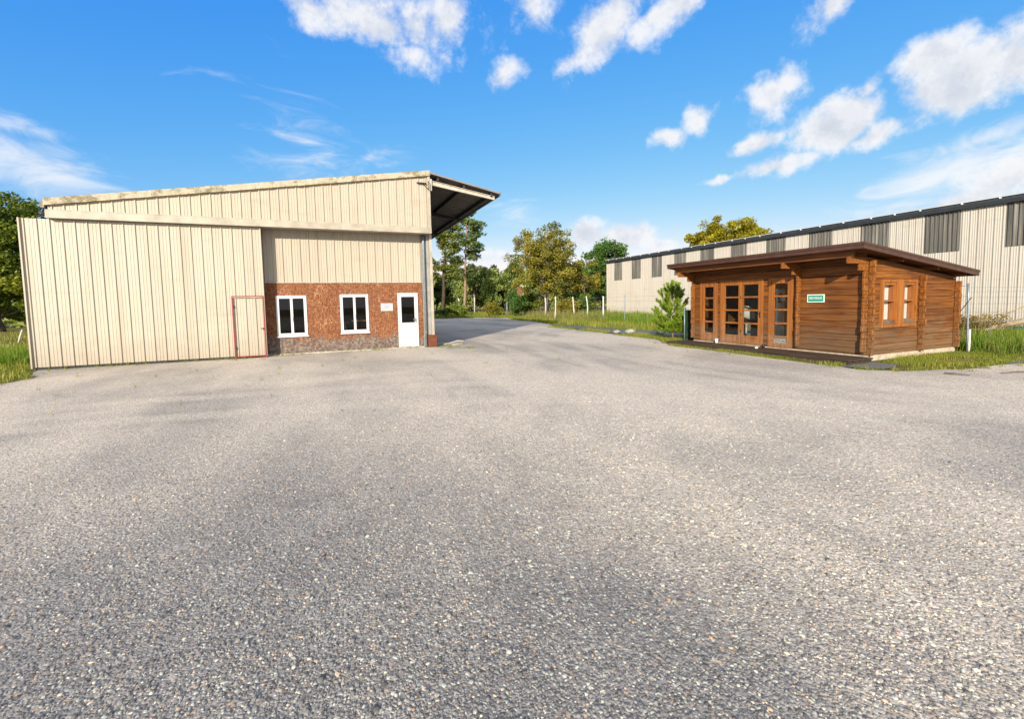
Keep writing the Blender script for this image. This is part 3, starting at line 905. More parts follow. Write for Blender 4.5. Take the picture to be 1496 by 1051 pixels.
sheet('asphalt_strip', ragged(AS, .4, .05, 5), .004, asph.m, kind='structure')
ISL = [[(12.62, 24.8), (13.9, 25.4), (13.7, 23.0), (13.0, 22.7)], [(12.6, 21.3), (13.6, 21.4), (13.45, 19.2), (12.75, 18.6)], [(12.3, 17.5), (13.4, 17.2), (13.9, 15.2), (14.8, 15.2), (15.2, 12.5), (12.5, 12.5), (12.3, 13.2)]]
SL = [[(14.2, 5.02), (16.2, 5.32), (16.3, 5.06), (15.0, 4.82)]]
sheet('asphalt_slab', SL[0], .010, asph.m, kind='structure')
sheet('stone_patch', ragged([(11.0, 6.55), (11.5, 6.62), (12.3, 6.62), (12.4, 6.1), (11.6, 5.85), (11.05, 6.05)], .2, .04, 8), .006, plain('grey_chippings', (.17, .165, .16), .9, .2, 0, .3, 20, .8), kind='structure')

# near stones: real pebbles over the coarse part of the yard
def pebbles():
    r = np.random.default_rng(21)
    N = 330000
    rad = 1.0 + 8.5 * r.random(N) ** 1.15; th = R_(90 - 22.5) + (r.random(N) - .5) * R_(150)
    P = np.stack([rad * np.cos(th), rad * np.sin(th)], 1)
    keep = r.random(N) < np.clip(1.12 - rad / 8.0, .0, 1) ** 1.3
    P = P[keep]; rad = rad[keep]; n = len(P)
    phi = (1 + 5 ** .5) / 2
    ico = np.array([(-1, phi, 0), (1, phi, 0), (-1, -phi, 0), (1, -phi, 0), (0, -1, phi), (0, 1, phi), (0, -1, -phi), (0, 1, -phi), (phi, 0, -1), (phi, 0, 1), (-phi, 0, -1), (-phi, 0, 1)]) / math.sqrt(1 + phi * phi)
    F = np.array([(0, 11, 5), (0, 5, 1), (0, 1, 7), (0, 7, 10), (0, 10, 11), (1, 5, 9), (5, 11, 4), (11, 10, 2), (10, 7, 6), (7, 1, 8), (3, 9, 4), (3, 4, 2), (3, 2, 6), (3, 6, 8), (3, 8, 9), (4, 9, 5), (2, 4, 11), (6, 2, 10), (8, 6, 7), (9, 8, 1)])
    s = r.gamma(4, .00105, n) + .0020
    V = ico[None] * (1 + r.normal(0, .13, (n, 12, 1)))
    V = V * (s[:, None, None] * np.stack([r.uniform(.8, 1.5, n), r.uniform(.7, 1.1, n), r.uniform(.32, .62, n)], 1)[:, None, :])
    a = r.random(n) * 2 * math.pi; b = r.normal(0, .3, n)
    ca, sa, cb_, sb = np.cos(a)[:, None], np.sin(a)[:, None], np.cos(b)[:, None], np.sin(b)[:, None]
    x, y, z = V[..., 0], V[..., 1], V[..., 2]
    x, z = x * cb_ - z * sb, x * sb + z * cb_
    x, y = x * ca - y * sa, x * sa + y * ca
    V = np.stack([x + P[:, :1], y + P[:, 1:], z + (s * .05)[:, None]], -1)
    me = bpy.data.meshes.new('loose_stones')
    me.vertices.add(n * 12); me.vertices.foreach_set('co', V.astype(np.float32).ravel())
    idx = (F[None] + (np.arange(n) * 12)[:, None, None]).reshape(-1, 3)
    m_ = len(idx); me.loops.add(m_ * 3); me.loops.foreach_set('vertex_index', idx.astype(np.int32).ravel())
    me.polygons.add(m_); me.polygons.foreach_set('loop_start', np.arange(0, m_ * 3, 3, dtype=np.int32))
    t = np.repeat(r.random(n), 20); at = me.attributes.new('tint', 'FLOAT', 'FACE'); at.data.foreach_set('value', t.astype(np.float32))
    me.polygons.foreach_set('use_smooth', np.repeat(r.random(n) < .6, 20))
    me.update(calc_edges=True)
    m = Mt('pebble', .7, .3)
    c = m.ramp(m.attr('tint').outputs['Fac'], [(0, (.055, .055, .055)), (.3, (.125, .122, .117)), (.72, (.22, .21, .195)), (.9, (.33, .355, .31)), (.965, (.52, .46, .37)), (1, (.38, .23, .13))])
    c = m.mix(m.math('SUBTRACT', 1.0, yard_zone(m)), c, m.mix(1, c, (2.0, 1.85, 1.62), 'MULTIPLY'))
    m.col(m.mix(m.mr(m.noise(90, 3), .35, .7, 0, .35), c, (.2, .19, .18)))
    return tag(link_mesh('loose_stones', me, m.m, None, (0, 0, 0)), kind='stuff')


pebbles()

# ================================================================== GRASS
def blades(name, polys, n, h, w, mat, seed, lean=.35, clump=.0, excl=(), dens=None, hv=.35, bald=None):
    r = np.random.default_rng(seed); allV = []; T = []
    area = []
    for poly in polys:
        p = np.array(poly); area.append((p[:, 0].max() - p[:, 0].min()) * (p[:, 1].max() - p[:, 1].min()))
    for poly, ar in zip(polys, area):
        p = np.array(poly); k = int(n * ar / sum(area))
        P = np.stack([r.uniform(p[:, 0].min(), p[:, 0].max(), k), r.uniform(p[:, 1].min(), p[:, 1].max(), k)], 1)
        if clump: P = np.concatenate([P[:k // 2], P[r.integers(0, max(1, k // 14), k - k // 2)] + r.normal(0, clump, (k - k // 2, 2))])
        P = P[in_poly(P, poly)]
        for e in excl: P = P[~in_poly(P, e)]
        if bald is not None:
            q = np.sin(P[:, 0] * 3.1 + 1.7 * np.sin(P[:, 1] * 2.3)) + np.sin(P[:, 1] * 3.7 + 1.3 * np.sin(P[:, 0] * 1.9 + 2)) + .7 * np.sin(P[:, 0] * 8.3 + P[:, 1] * 6.1)
            P = P[q + r.normal(0, .45, len(P)) < bald]
        m = len(P)
        if not m: continue
        pat = np.sin(P[:, 0] * 1.7 + 1.3 * np.sin(P[:, 1] * .9)) * np.sin(P[:, 1] * 1.3 + P[:, 0] * .6)
        hh = h * np.exp(np.clip(r.normal(0, hv, m), -.7, .5)) * (1 + .35 * pat)
        a = r.random(m) * 6.283; d = np.stack([np.cos(a), np.sin(a), 0 * a], 1); sd = np.stack([-np.sin(a), np.cos(a), 0 * a], 1)
        le = np.abs(r.normal(0, lean, m))
        B = np.concatenate([P, np.full((m, 1), -.02)], 1)
        M = B + d * (hh * le * .35)[:, None] + np.array((0, 0, 1)) * (hh * .6)[:, None]
        E = B + d * (hh * le)[:, None] + np.array((0, 0, 1)) * (hh * np.sqrt(np.clip(1 - le * .5, .15, 1)))[:, None]
        ww = (w * r.uniform(.6, 1.4, m))[:, None]
        V = np.stack([B - sd * ww, B + sd * ww, M + sd * ww * .7, M - sd * ww * .7], 1)
        V2 = np.stack([M - sd * ww * .7, M + sd * ww * .7, E + sd * ww * .1, E - sd * ww * .1], 1)
        t = np.clip(r.normal(.5, .2, m) + .18 * pat, 0, 1)
        allV += [V, V2]; T += [t, t]
    return tag(np_mesh(name, np.concatenate(allV), 4, mat, None, (0, 0, 0), np.concatenate(T)), kind='stuff')


GRASS = leaf_mat('grass_blade', (0.0734, 0.1106, 0.0128), (0.1834, 0.2277, 0.023), (0.3962, 0.3253, 0.0766), .35)
WEED = leaf_mat('weed_blade', (0.0539, 0.11, 0.0123), (0.1386, 0.2328, 0.0197), (0.308, 0.3234, 0.0493), .4)
DRY = leaf_mat('dry_grass_blade', (0.128, 0.133, 0.032), (0.24, 0.228, 0.064), (0.352, 0.3325, 0.12), .4)
CAB = [(11.45, 6.66), (16.55, 6.80), (16.55, 12.6), (12.5, 12.9), (11.42, 12.9)]
ng = blades('grass', [[(11.08, 12.9), (11.44, 13.0), (11.47, 6.7), (10.85, 6.65), (11.0, 9.2)], [(11.3, 5.5), (12.3, 5.75), (12.5, 6.9), (17.4, 6.9), (17.4, 4.95), (15.2, 5.08), (14.3, 5.02), (12.9, 5.07)], [(10.85, 6.2), (11.3, 6.5), (11.3, 5.6), (10.8, 6.0)]], 56000, .060, .004, GRASS, 11, .55, .05, (CAB,), bald=.55)
blades('grass', ISL, 16000, .10, .005, GRASS, 12, .5, .06, (CAB, [(12.5, 12.6), (15.3, 12.6), (15.3, 13.2), (12.5, 13.2)]))
VERGE = [(15.1, 27.6), (15.0, 23.5), (15.15, 20.8), (15.7, 18.2), (16.2, 16.5), (17.2, 12.8), (25.2, 12.8), (25.2, 36), (29, 42), (24, 48), (17.2, 46.5), (17.0, 41.9), (15.7, 37.4), (15.6, 32.4), (14.7, 29.4)]
blades('grass', [VERGE], 60000, .22, .011, GRASS, 13, .4, .25)
blades('weeds', [[(17.0, 5.5), (25.1, 4.2), (25.1, 12.8), (16.75, 12.8), (16.7, 7.6)]], 80000, .30, .007, WEED, 14, .45, .12)
blades('weeds', [[(16.7, 6.7), (25.1, 4.6), (25.1, 4.2), (17.0, 5.1), (16.6, 5.9)]], 22000, .16, .006, WEED, 24, .5, .1, bald=.9)
blades('dry_grass', [[(18.5, 27), (24.8, 33), (24.5, 44), (18, 41), (17.3, 33)]], 16000, .5, .010, DRY, 15, .35, .3)
blades('dry_grass', [[(16.6, 6.5), (18.0, 6.2), (18.2, 5.2), (16.3, 5.4)], [(18.5, 7.6), (22.5, 7.2), (22.5, 9.0), (18.5, 9.5)]], 1500, .42, .005, DRY, 16, .5, .1)
blades('weeds', [[(18.2, 22), (25.2, 19), (25.2, 36), (20.2, 36)]], 22000, .42, .016, WEED, 17, .45, .3)
FIELD = [(-7.15, 13.9), (-6.85, 14.6), (-7.35, 15.7), (-7.75, 16.6), (-7.6, 24), (-34, 24), (-30, 10), (-15, 12.6), (-9, 13.4)]
blades('grass', [FIELD], 80000, .13, .008, GRASS, 18, .5, .15)
blades('weeds', [[(-8.1, 18), (-8.1, 22), (-22, 22), (-22, 18)]], 30000, .30, .010, WEED, 19, .5, .2)
blades('dry_grass', [[(-8, 26), (-8, 46), (-50, 46), (-40, 26)]], 45000, .16, .02, leaf_mat('pasture_blade', (.14, .15, .03), (.22, .22, .05), (.36, .31, .1), .4), 20, .6, .5)
blades('grass', [[(3.8, 17.2), (4.3, 17.3), (4.6, 16.0), (4.0, 15.6), (3.7, 16.3)], [(4.2, 15.9), (4.9, 15.6), (5.0, 15.1), (4.3, 15.3)], [(-1.7, 16.72), (3.4, 16.72), (3.4, 16.58), (-1.7, 16.6)]], 1500, .09, .004, GRASS, 22, .6, .06)
blades('grass', [[(-6.9, 16.3), (-2.0, 16.3), (-2.0, 16.22), (-6.9, 16.22)]], 500, .06, .003, GRASS, 26, .6, .1)
blades('grass', [[(-10, 47.6), (9, 46.8), (15.5, 45.6), (17.3, 46), (24, 48.3), (22, 60), (-10, 60)]], 40000, .3, .02, GRASS, 23, .5, .4)

def edge_tufts():
    r = np.random.default_rng(61)
    lines = [[(12.1, 14.0), (11.5, 13.2), (11.1, 12.2), (11.0, 9.2), (10.85, 6.9), (10.8, 6.1), (11.3, 5.55), (12.9, 5.05), (14.3, 5.0), (15.2, 5.05), (17.5, 4.9)], [(-9, 13.1), (-7.0, 13.65), (-6.75, 14.6), (-7.3, 15.7)],
             [(-6.9, 16.2), (-2, 16.2)], [(-1.8, 16.66), (3.4, 16.68), (3.9, 16.4)], [(15.5, 32.4), (14.8, 29), (13.3, 24.9), (13.0, 22.8), (12.6, 17.4), (12.35, 15.4)]]
    P = []
    for L in lines:
        for a, b in zip(L[:-1], L[1:]):
            a = np.array(a); b = np.array(b); d = np.linalg.norm(b - a)
            for _ in range(int(d * 5)):
                c = a + (b - a) * r.random() + r.normal(0, .16, 2); k = int(r.integers(4, 16)); P.append(c + r.normal(0, .03, (k, 2)))
    for _ in range(60):                                    # a few seedlings out on the yard
        c = np.array((r.uniform(-8, 12), r.uniform(9, 17))); P.append(c + r.normal(0, .025, (int(r.integers(3, 9)), 2)))
    P = np.concatenate(P); P = P[~in_poly(P, CAB)]; m = len(P)
    hh = .07 * np.exp(np.clip(r.normal(0, .4, m), -.8, .7)); a = r.random(m) * 6.283
    d = np.stack([np.cos(a), np.sin(a), 0 * a], 1); sd = np.stack([-np.sin(a), np.cos(a), 0 * a], 1) * .0045
    B = np.concatenate([P, np.full((m, 1), -.005)], 1); le = np.abs(r.normal(0, .6, m))
    M = B + d * (hh * le * .35)[:, None] + np.array((0, 0, 1)) * (hh * .6)[:, None]; E = B + d * (hh * le)[:, None] + np.array((0, 0, .9)) * hh[:, None]
    V = np.concatenate([np.stack([B - sd, B + sd, M + sd * .7, M - sd * .7], 1), np.stack([M - sd * .7, M + sd * .7, E + sd * .1, E - sd * .1], 1)])
    t = np.clip(r.normal(.6, .2, m), 0, 1); tag(np_mesh('edge_weeds', V, 4, GRASS, None, (0, 0, 0), np.concatenate([t, t])), kind='stuff')


edge_tufts()

# ================================================================== TREES AND SHRUBS
def leaf_quads(C, size, r, elong=1.0, up=.25):
    n = len(C)
    nrm = r.normal(0, 1, (n, 3)); nrm[:, 2] = np.abs(nrm[:, 2]) + up; nrm /= np.linalg.norm(nrm, axis=1)[:, None]
    a = r.normal(0, 1, (n, 3)); a -= nrm * (a * nrm).sum(1)[:, None]; a /= np.linalg.norm(a, axis=1)[:, None]
    b = np.cross(nrm, a); s = (size * r.uniform(.6, 1.35, n))[:, None]
    return np.stack([C - a * s * elong, C + b * s * .55 + nrm * s * .15, C + a * s * elong, C - b * s * .55 + nrm * s * .15], 1)


def clump_leaves(cent, rad, per, size, r, elong=1.0, flat=.8):
    V = []; T = []
    for c, q in zip(cent, rad):
        k = int(per * r.uniform(.6, 1.4))
        d = r.normal(0, 1, (k, 3)); d /= np.linalg.norm(d, axis=1)[:, None]
        rr = q * r.random(k) ** .45
        P = c + d * rr[:, None] * np.array((1, 1, flat))
        V.append(leaf_quads(P, size, r, elong)); T.append(np.clip(r.normal(.45 + r.normal(0, .16), .16, k), 0, 1))
    return np.concatenate(V), np.concatenate(T)


def limb_path(p, q, r, sag=.0, k=4, wob=.06):
    L = np.linalg.norm(q - p); out = []
    for i in range(k + 1):
        t = i / k; o = r.normal(0, wob * L * .25, 3) if 0 < i < k else 0
        out.append(p + (q - p) * t + o + np.array((0, 0, sag * L * math.sin(math.pi * t))))
    return out


def broadleaf(name, label, cat, loc, H, Rx, Ry, trunk_h, mat, bark, nclump=60, per=110, leaf=.12, crad=.22, seed=1, group=None, tr=.16, stems=1, top=1.0, shell=.55, elong=1.0, low=0.0):
    r = np.random.default_rng(seed); loc = np.array(loc, float)
    t = thing(name, label, cat, tuple(loc), group)
    d = r.normal(0, 1, (nclump, 3)); d /= np.linalg.norm(d, axis=1)[:, None]
    rr = (shell + (1 - shell) * r.random(nclump))
    hz = (H - trunk_h) / 2
    lump = 1 + .16 * np.sin(3 * np.arctan2(d[:, 1], d[:, 0]) + seed) + r.normal(0, .07, nclump)
    cen = loc + np.array((0, 0, trunk_h + hz)) + d * rr[:, None] * lump[:, None] * np.array((Rx, Ry, hz)) * (1 - crad * .5)
    narrow = np.clip((cen[:, 2] - loc[2] - trunk_h) / (2 * hz), 0, 1)
    f = 1 - (1 - top) * narrow
    cen[:, 0] = loc[0] + (cen[:, 0] - loc[0]) * f; cen[:, 1] = loc[1] + (cen[:, 1] - loc[1]) * f
    rad = crad * min(Rx, Ry, hz * 1.2) * r.uniform(.7, 1.35, nclump)
    cen[:, 2] = np.maximum(cen[:, 2], loc[2] + rad * .7 + low)
    V, T = clump_leaves(cen, rad, per, leaf, r, elong)
    m = MB()
    for s in range(stems):
        base = loc + np.array((r.normal(0, .25), r.normal(0, .25), -.1)) * (1 if stems > 1 else 0) + np.array((0, 0, -.05))
        topp = loc + np.array((r.normal(0, Rx * .3), r.normal(0, Ry * .3), trunk_h + hz * 1.3)) * (1 if stems > 1 else 1)
        path = limb_path(base, topp, r, 0, 7, .10)
        m.tube(path, [tr * (1 - .8 * i / 7) / (stems ** .4) for i in range(8)], 8)
        for j in r.choice(nclump, min(nclump, 26 // stems), replace=False):
            k = int(r.integers(2, 7)); p = path[k]
            if cen[j][2] < p[2]: p = path[max(1, k - 2)]
            m.tube(limb_path(p, cen[j], r, .06), [tr * .38 * (1 - .75 * i / 4) for i in range(5)], 5)
    m.build('trunk', bark, t)
    np_mesh('crown', V, 4, mat, t, tint=T)
    return t


def pine(name, label, loc, H, R, bare, mat, bark, seed=1, group=None, whorls=9, per=70, leaf=.14, tr=.17, lean=(0, 0), crad=.3):
    r = np.random.default_rng(seed); loc = np.array(loc, float)
    t = thing(name, label, 'pine tree', tuple(loc), group)
    tip = loc + np.array((lean[0], lean[1], H * .97)); path = limb_path(loc + (0, 0, -.1), tip, r, 0, 9, .015)
    m = MB(); m.tube(path, [tr * (1 - .85 * (i / 9) ** 1.3) for i in range(10)], 9)
    cen = []; rad = []
    for k in range(whorls):
        f = k / max(1, whorls - 1); z = bare + (H - bare) * f * .97
        q = path[min(9, int(9 * z / H))] * (1 - (9 * z / H) % 1) + path[min(9, int(9 * z / H) + 1)] * ((9 * z / H) % 1)
        q = np.array(q); q[2] = loc[2] + z
        env = R * (math.sin(math.pi * (.20 + .74 * f)) ** .8) * (.62 + .38 * r.random())
        nb = r.integers(3, 6)
        for j in range(nb):
            a = r.random() * 6.283; L = env * r.uniform(.5, 1.1)
            e = q + np.array((math.cos(a) * L, math.sin(a) * L, L * r.uniform(.0, .45)))
            pth = limb_path(q, e, r, -.08); m.tube(pth, [tr * .3 * (1 - .7 * i / 4) for i in range(5)], 5)
            for g in (2, 3, 4):
                if r.random() < (.35, .75, 1)[g - 2]: cen.append(pth[g] + r.normal(0, .18, 3)); rad.append(crad * R * r.uniform(.55, 1.1) * (.7 if g == 2 else 1))
    V, T = clump_leaves(np.array(cen), rad, per, leaf, r, 1.5, .55)
    m.build('trunk', bark, t)
    np_mesh('crown', V, 4, mat, t, tint=T)
    return t


BARK = bark_mat('grey_bark', (.05, .042, .034), (.16, .135, .11))
BARKP = bark_mat('pine_bark', (.14, .085, .055), (.30, .20, .14))
OAK = leaf_mat('olive_leaf', (0.0791, 0.0878, 0.0123), (0.2458, 0.2195, 0.0281), (0.5093, 0.4127, 0.0702), .35)
OAKD = leaf_mat('deep_green_leaf', (0.0309, 0.0772, 0.0174), (0.0811, 0.1641, 0.0289), (0.193, 0.2896, 0.058), .3)
YEL = leaf_mat('yellow_leaf', (0.1337, 0.121, 0.0066), (0.288, 0.2475, 0.011), (0.4731, 0.407, 0.033), .35)
LEFTL = leaf_mat('left_tree_leaf', (0.0374, 0.0673, 0.012), (0.1271, 0.1719, 0.0179), (0.3588, 0.3289, 0.0374), .35)
PINEL = leaf_mat('pine_needle', (0.0422, 0.076, 0.0254), (0.1161, 0.169, 0.0465), (0.2641, 0.3064, 0.0845), .25)
WOODL = leaf_mat('wood_foliage', (0.101, 0.15, 0.0447), (0.2165, 0.284, 0.0701), (0.4512, 0.451, 0.1115), .25)
SHR = leaf_mat('shrub_leaf', (0.0598, 0.0939, 0.0136), (0.1623, 0.222, 0.0273), (0.3416, 0.3586, 0.0598), .35)
SHRY = leaf_mat('yellow_shrub_leaf', (0.12, 0.12, 0.0144), (0.24, 0.216, 0.024), (0.396, 0.336, 0.06), .35)

broadleaf('broadleaf_tree', 'large olive-brown spreading tree standing alone behind the leaning fence posts', 'tree', (20.3, 40.2, 0), 10.2, 3.9, 3.7, 1.2, OAK, BARK, 190, 120, .105, .165, 31, tr=.22, stems=3, shell=.25, top=.9, low=.3)
broadleaf('broadleaf_tree', 'smaller olive tree standing against the dark green tree by the white shed', 'tree', (25.6, 42.4, 0), 6.6, 2.5, 2.3, .6, OAK, BARK, 80, 120, .105, .2, 36, tr=.14, stems=3, shell=.3, low=.3)
broadleaf('broadleaf_tree', 'dark green leafy tree between the olive tree and the white shed', 'tree', (31.0, 45.2, 0), 9.3, 3.2, 3.0, .8, OAKD, BARK, 100, 170, .13, .23, 32, tr=.2)
broadleaf('broadleaf_tree', 'bright yellow-green tree rising behind the roof of the white shed', 'tree', (53.5, 47, 0), 12.9, 6.4, 6.4, 3.5, YEL, BARK, 320, 200, .16, .15, 33, tr=.3)
broadleaf('broadleaf_tree', 'tall dark tree at the left edge of the photo beyond the sliding door', 'tree', (-25.0, 50.2, 0), 11.6, 4.9, 4.6, .8, LEFTL, BARK, 200, 220, .15, .19, 34, tr=.32, low=.8)
broadleaf('broadleaf_tree', 'shorter tree half hidden behind the left end of the warehouse', 'tree', (-19.8, 56.5, 0), 8.2, 3.6, 3.6, 1, OAKD, BARK, 60, 120, .16, .25, 35, tr=.22)
pine('pine_tree', 'tall pine with dark trunk nearest the canopy of the warehouse', (14.9, 61.0, 0), 13.2, 3.3, 5.2, leaf_mat('sunny_pine_needle', (0.06, 0.0825, 0.015), (0.15, 0.1725, 0.03), (0.3, 0.285, 0.06), .25), bark_mat('dark_pine_bark', (.025, .018, .013), (.085, .06, .042)), 41, None, 8, 85, .15, .27, (.7, .4), .3)
pine('pine_tree', 'tallest pine, with a bare pinkish trunk and open crown', (22.2, 75.4, 0), 17.4, 4.3, 7.2, PINEL, BARKP, 42, None, 9, 95, .19, .27, (1.0, .3), .27)
SHRUBS = [('shrub', 'broad low green shrub in front of the two tall pines', (13.6, 49.5, 0), 1.9, 2.1, 1.5, SHR, 51),
          ('shrub', 'tall dark green bush beside the green metal fence post', (19.0, 44.2, 0), 2.7, 1.7, 1.5, OAKD, 52),
          ('shrub', 'mid-green bush right of the dark bush, below the brown board', (20.6, 44.6, 0), 2.9, 1.5, 1.5, SHR, 53),
          ('shrub', 'yellowish bush between the low shrub and the dark bush', (17.2, 47.5, 0), 1.7, 1.3, 1.3, SHRY, 54),
          ('shrub', 'rounded shrub at the foot of the dark-trunked pine', (9.2, 49.6, 0), 1.5, 1.3, 1.2, SHR, 55),
          ('shrub', 'small dark shrub right beside the warehouse corner at the road end', (11.7, 48.6, 0), 1.0, 1.0, 1.0, OAKD, 56),
          ('shrub', 'olive bush under the large olive tree', (22.6, 39.6, 0), 2.0, 2.0, 1.5, OAK, 57),
          ('shrub', 'dark bush under the right side of the olive tree', (25.2, 41.5, 0), 2.6, 2.2, 1.8, OAKD, 58)]
for nm, lab, loc, h, rx, ry, mt, sd_ in SHRUBS:
    broadleaf(nm, lab, 'shrub', loc, h, rx, ry, .05, mt, BARK, 34, 130, .085, .34, sd_, tr=.05, stems=3, shell=.4)
# trees of the wood behind
wr = np.random.default_rng(77)
WOODT = []
for i in range(30):
    px = 4 + i * 1.45 + wr.normal(0, .5); d = 88 + wr.normal(0, 5)
    x = px * .72 + 10.5 + (d - 88) * .25; y = d * 1.02 - i * .8
    WOODT.append((x, y, 7.2 + wr.random() * 3.2, 2.1 + wr.random() * 1.0))
protoW = []
for i, (x, y, h, rr_) in enumerate(WOODT):
    broadleaf('wood_tree', 'conifer among the dark wood beyond the end of the road', 'tree', (x, y, 0), h, rr_, rr_, .3, WOODL if i % 3 else PINEL, BARK, 44, 130, .2, .32, 100 + i, 'trees of the wood beyond the road', .16, top=.35 + .3 * (i % 2), shell=.5, low=.2)
# the farther wood reads as one mass
def far_wood():
    r = np.random.default_rng(5); cen = []; rad = []
    for x in np.repeat(np.arange(-90, 150, 1.7), 2):
        y = 120 + 16 * math.sin(x * .05) + r.normal(0, 4); h = 8.5 + 2.2 * math.sin(x * .31) + r.normal(0, 1.0)
        for z in np.arange(.8, h, 1.5):
            w = 2.2 * (1 - .55 * z / h); cen.append((x + r.normal(0, .8), y + r.normal(0, 1.5), z)); rad.append(w * r.uniform(.7, 1.1))
    for x in np.arange(-75, -12, 1.6):                 # hedge line behind the pasture
        y = 66 + .12 * x + r.normal(0, 1); h = 3.2 + .8 * math.sin(x * .4)
        for z in np.arange(.5, h, 1.1): cen.append((x, y + r.normal(0, .5), z)); rad.append(1.2)
    V, T = clump_leaves(np.array(cen), rad, 85, .36, r, 1.0, .9)
    tag(np_mesh('far_wood', V, 4, WOODL, None, (0, 0, 0), T), kind='stuff')


far_wood()


def sapling():
    r = np.random.default_rng(9); b = np.array((13.05, 14.41, 0.0))
    t = thing('pine_sapling', 'young bright green pine sapling left of the log cabin', 'pine tree', tuple(b))
    m = MB(); tip = b + np.array((.10, 0, 2.02)); path = [b + (0.10, 0, -.03), b + (.13, .02, .28), b + (.02, 0, .55), b + (.04, .0, 1.0), b + (.07, 0, 1.5), tip]
    m.tube(path, [.038, .035, .032, .026, .018, .010], 7)
    V = []; T = []

    def brush(p, q, ln, n, tone):
        n = int(n * 2.1); ln *= 1.0
        P = p + (q - p) * (r.random(n) ** .8)[:, None]; d = (q - p) / np.linalg.norm(q - p)
        o = r.normal(0, 1, (n, 3)); o -= d * (o @ d)[:, None]; o /= np.linalg.norm(o, axis=1)[:, None]
        dr = o * .75 + d * r.uniform(.35, 1.0, n)[:, None]; dr /= np.linalg.norm(dr, axis=1)[:, None]
        L = (ln * r.uniform(.7, 1.2, n))[:, None]; s = np.cross(dr, r.normal(0, 1, (n, 3))); s /= np.linalg.norm(s, axis=1)[:, None]
        V.append(np.stack([P - s * .0034, P + s * .0034, P + dr * L * .6 + s * .003, P + dr * L], 1)); T.append(np.clip(r.normal(tone, .16, n), 0, 1))
    brush(np.array(path[4]), tip + (0, 0, .36), .13, 520, .6)
    for z, L, nb, el in ((.30, .70, 8, .2), (.45, .84, 8, .35), (.72, .86, 7, .55), (1.02, .72, 7, .85), (1.32, .54, 6, 1.15), (1.62, .36, 5, 1.6)):
        for j in range(nb):
            a = 6.283 * (j + r.uniform(-.3, .3)) / nb; k = min(4, int(z / 2.02 * 5)); p = np.array((b[0] + .05, b[1], z))
            l = L * r.uniform(.8, 1.15); q = p + np.array((math.cos(a) * l, math.sin(a) * l, l * el * r.uniform(.7, 1.2)))
            mid = (p + q) / 2 - np.array((0, 0, .06)); m.tube([p, mid, q], [.012, .009, .005], 5)
            brush(mid, q, .085, 260, .5); brush(p * .4 + mid * .6, mid, .08, 110, .4)
            for _ in range(5):
                s0 = mid * .75 + p * .25 + (q - mid) * r.uniform(-.1, .8); s1 = s0 + r.normal(0, .10, 3) + (q - mid) * r.uniform(.2, .5) + (0, 0, .14); brush(s0, s1, .085, 130, .55)
    m.build('trunk', BARKP, t)
    np_mesh('crown', np.concatenate(V), 4, leaf_mat('sapling_needle', (0.0766, 0.1422, 0.0119), (0.1858, 0.2939, 0.0213), (0.4148, 0.4929, 0.0475), .3), t, tint=np.concatenate(T))


sapling()

# ================================================================== FENCES AND SMALL THINGS
def post(fe, x, y, h, mat, r=.045, lean=(0, 0), bend=0, n=7):
    m = MB(); pts = [(x + lean[0] * t * h + bend * math.sin(math.pi * t), y + lean[1] * t * h, -.05 + (h + .05) * t) for t in (0, .25, .5, .75, 1)]
    m.tube(pts, [r * 1.05, r, r, r * .95, r * .9], n); m.build('post', mat, fe); return pts[-1]


def wire(m, pts, r=.004): m.tube(pts, r, 4, False)


fe = thing('wire_fence', 'old wire fence with leaning pale posts along the grass verge', 'fence', (20, 31, 0))
CONC = plain('pale_post', (.56, .53, .46), .8, .2, 0, .15, 7)
FP = [(22.1, 47.5, 1.85, CONC, (0, 0), 0, .07), (19.4, 38.7, 1.95, CONC, (.04, -.08), .14, .06), (17.5, 32.9, 2.0, CONC, (.04, -.01), .03, .05), (21.4, 36.3, 2.0, CONC, (-.06, .05), 0, .06), (20.6, 32.9, 2.0, CONC, (-.02, .0), .12, .055), (20.8, 30.7, 1.95, plain('white_post', (.66, .66, .63), .6, .3), (0, 0), 0, .06), (18.75, 25.1, 1.95, GALV, (0, 0), 0, .03)]
for (x, y, h, mt, ln, bd, r_) in FP: post(fe, x, y, h, mt, r_, ln, bd)
m = MB()
chain = [(22.1, 47.5), (21.4, 36.3), (20.6, 32.9), (20.8, 30.7), (18.75, 25.1), (17.6, 15.0), (16.75, 6.68)]
for z in (.5, 1.1, 1.55, 1.85):
    for (a, b) in zip(chain[:-1], chain[1:]): wire(m, [(a[0], a[1], z), ((a[0] + b[0]) / 2, (a[1] + b[1]) / 2, z - .03), (b[0], b[1], z)], .005)
m.build('wires', GALV, fe)
fe2 = thing('wire_fence', 'thin galvanised wire fence between the cabin corner and the white shed', 'fence', (16.75, 6.6, 0))
post(fe2, 16.74, 6.62,   .62, WHITEF, .025, (-.02, 0)); post(fe2, 16.75, 6.66, 1.92, GALV, .026, (-.06, 0))
post(fe2, 21.6, 5.2, 1.5, DARKM, .02, (.01, 0))
m = MB()
for k, z in enumerate((.62, .86, 1.1, 1.34, 1.52, 1.68, 1.80)):
    wire(m, [(16.70, 6.64, z), (18.4, 6.15, z - .02), (21.6, 5.2, z + .02), (25.0, 4.2, z)], .004)
for x in np.arange(17.4, 25, .85): wire(m, [(x, 6.44 - (x - 17.4) * .295, .3), (x + .02, 6.44 - (x - 17.4) * .295, 1.8)], .0025)
m.build('wires', GALV, fe2)
m = MB(); m.tube([(16.72, 6.62, 1.52), (16.52, 6.72, 1.2), (16.45, 6.75, 1.1)], .014, 6); m.build('stay', DARKM, fe2)
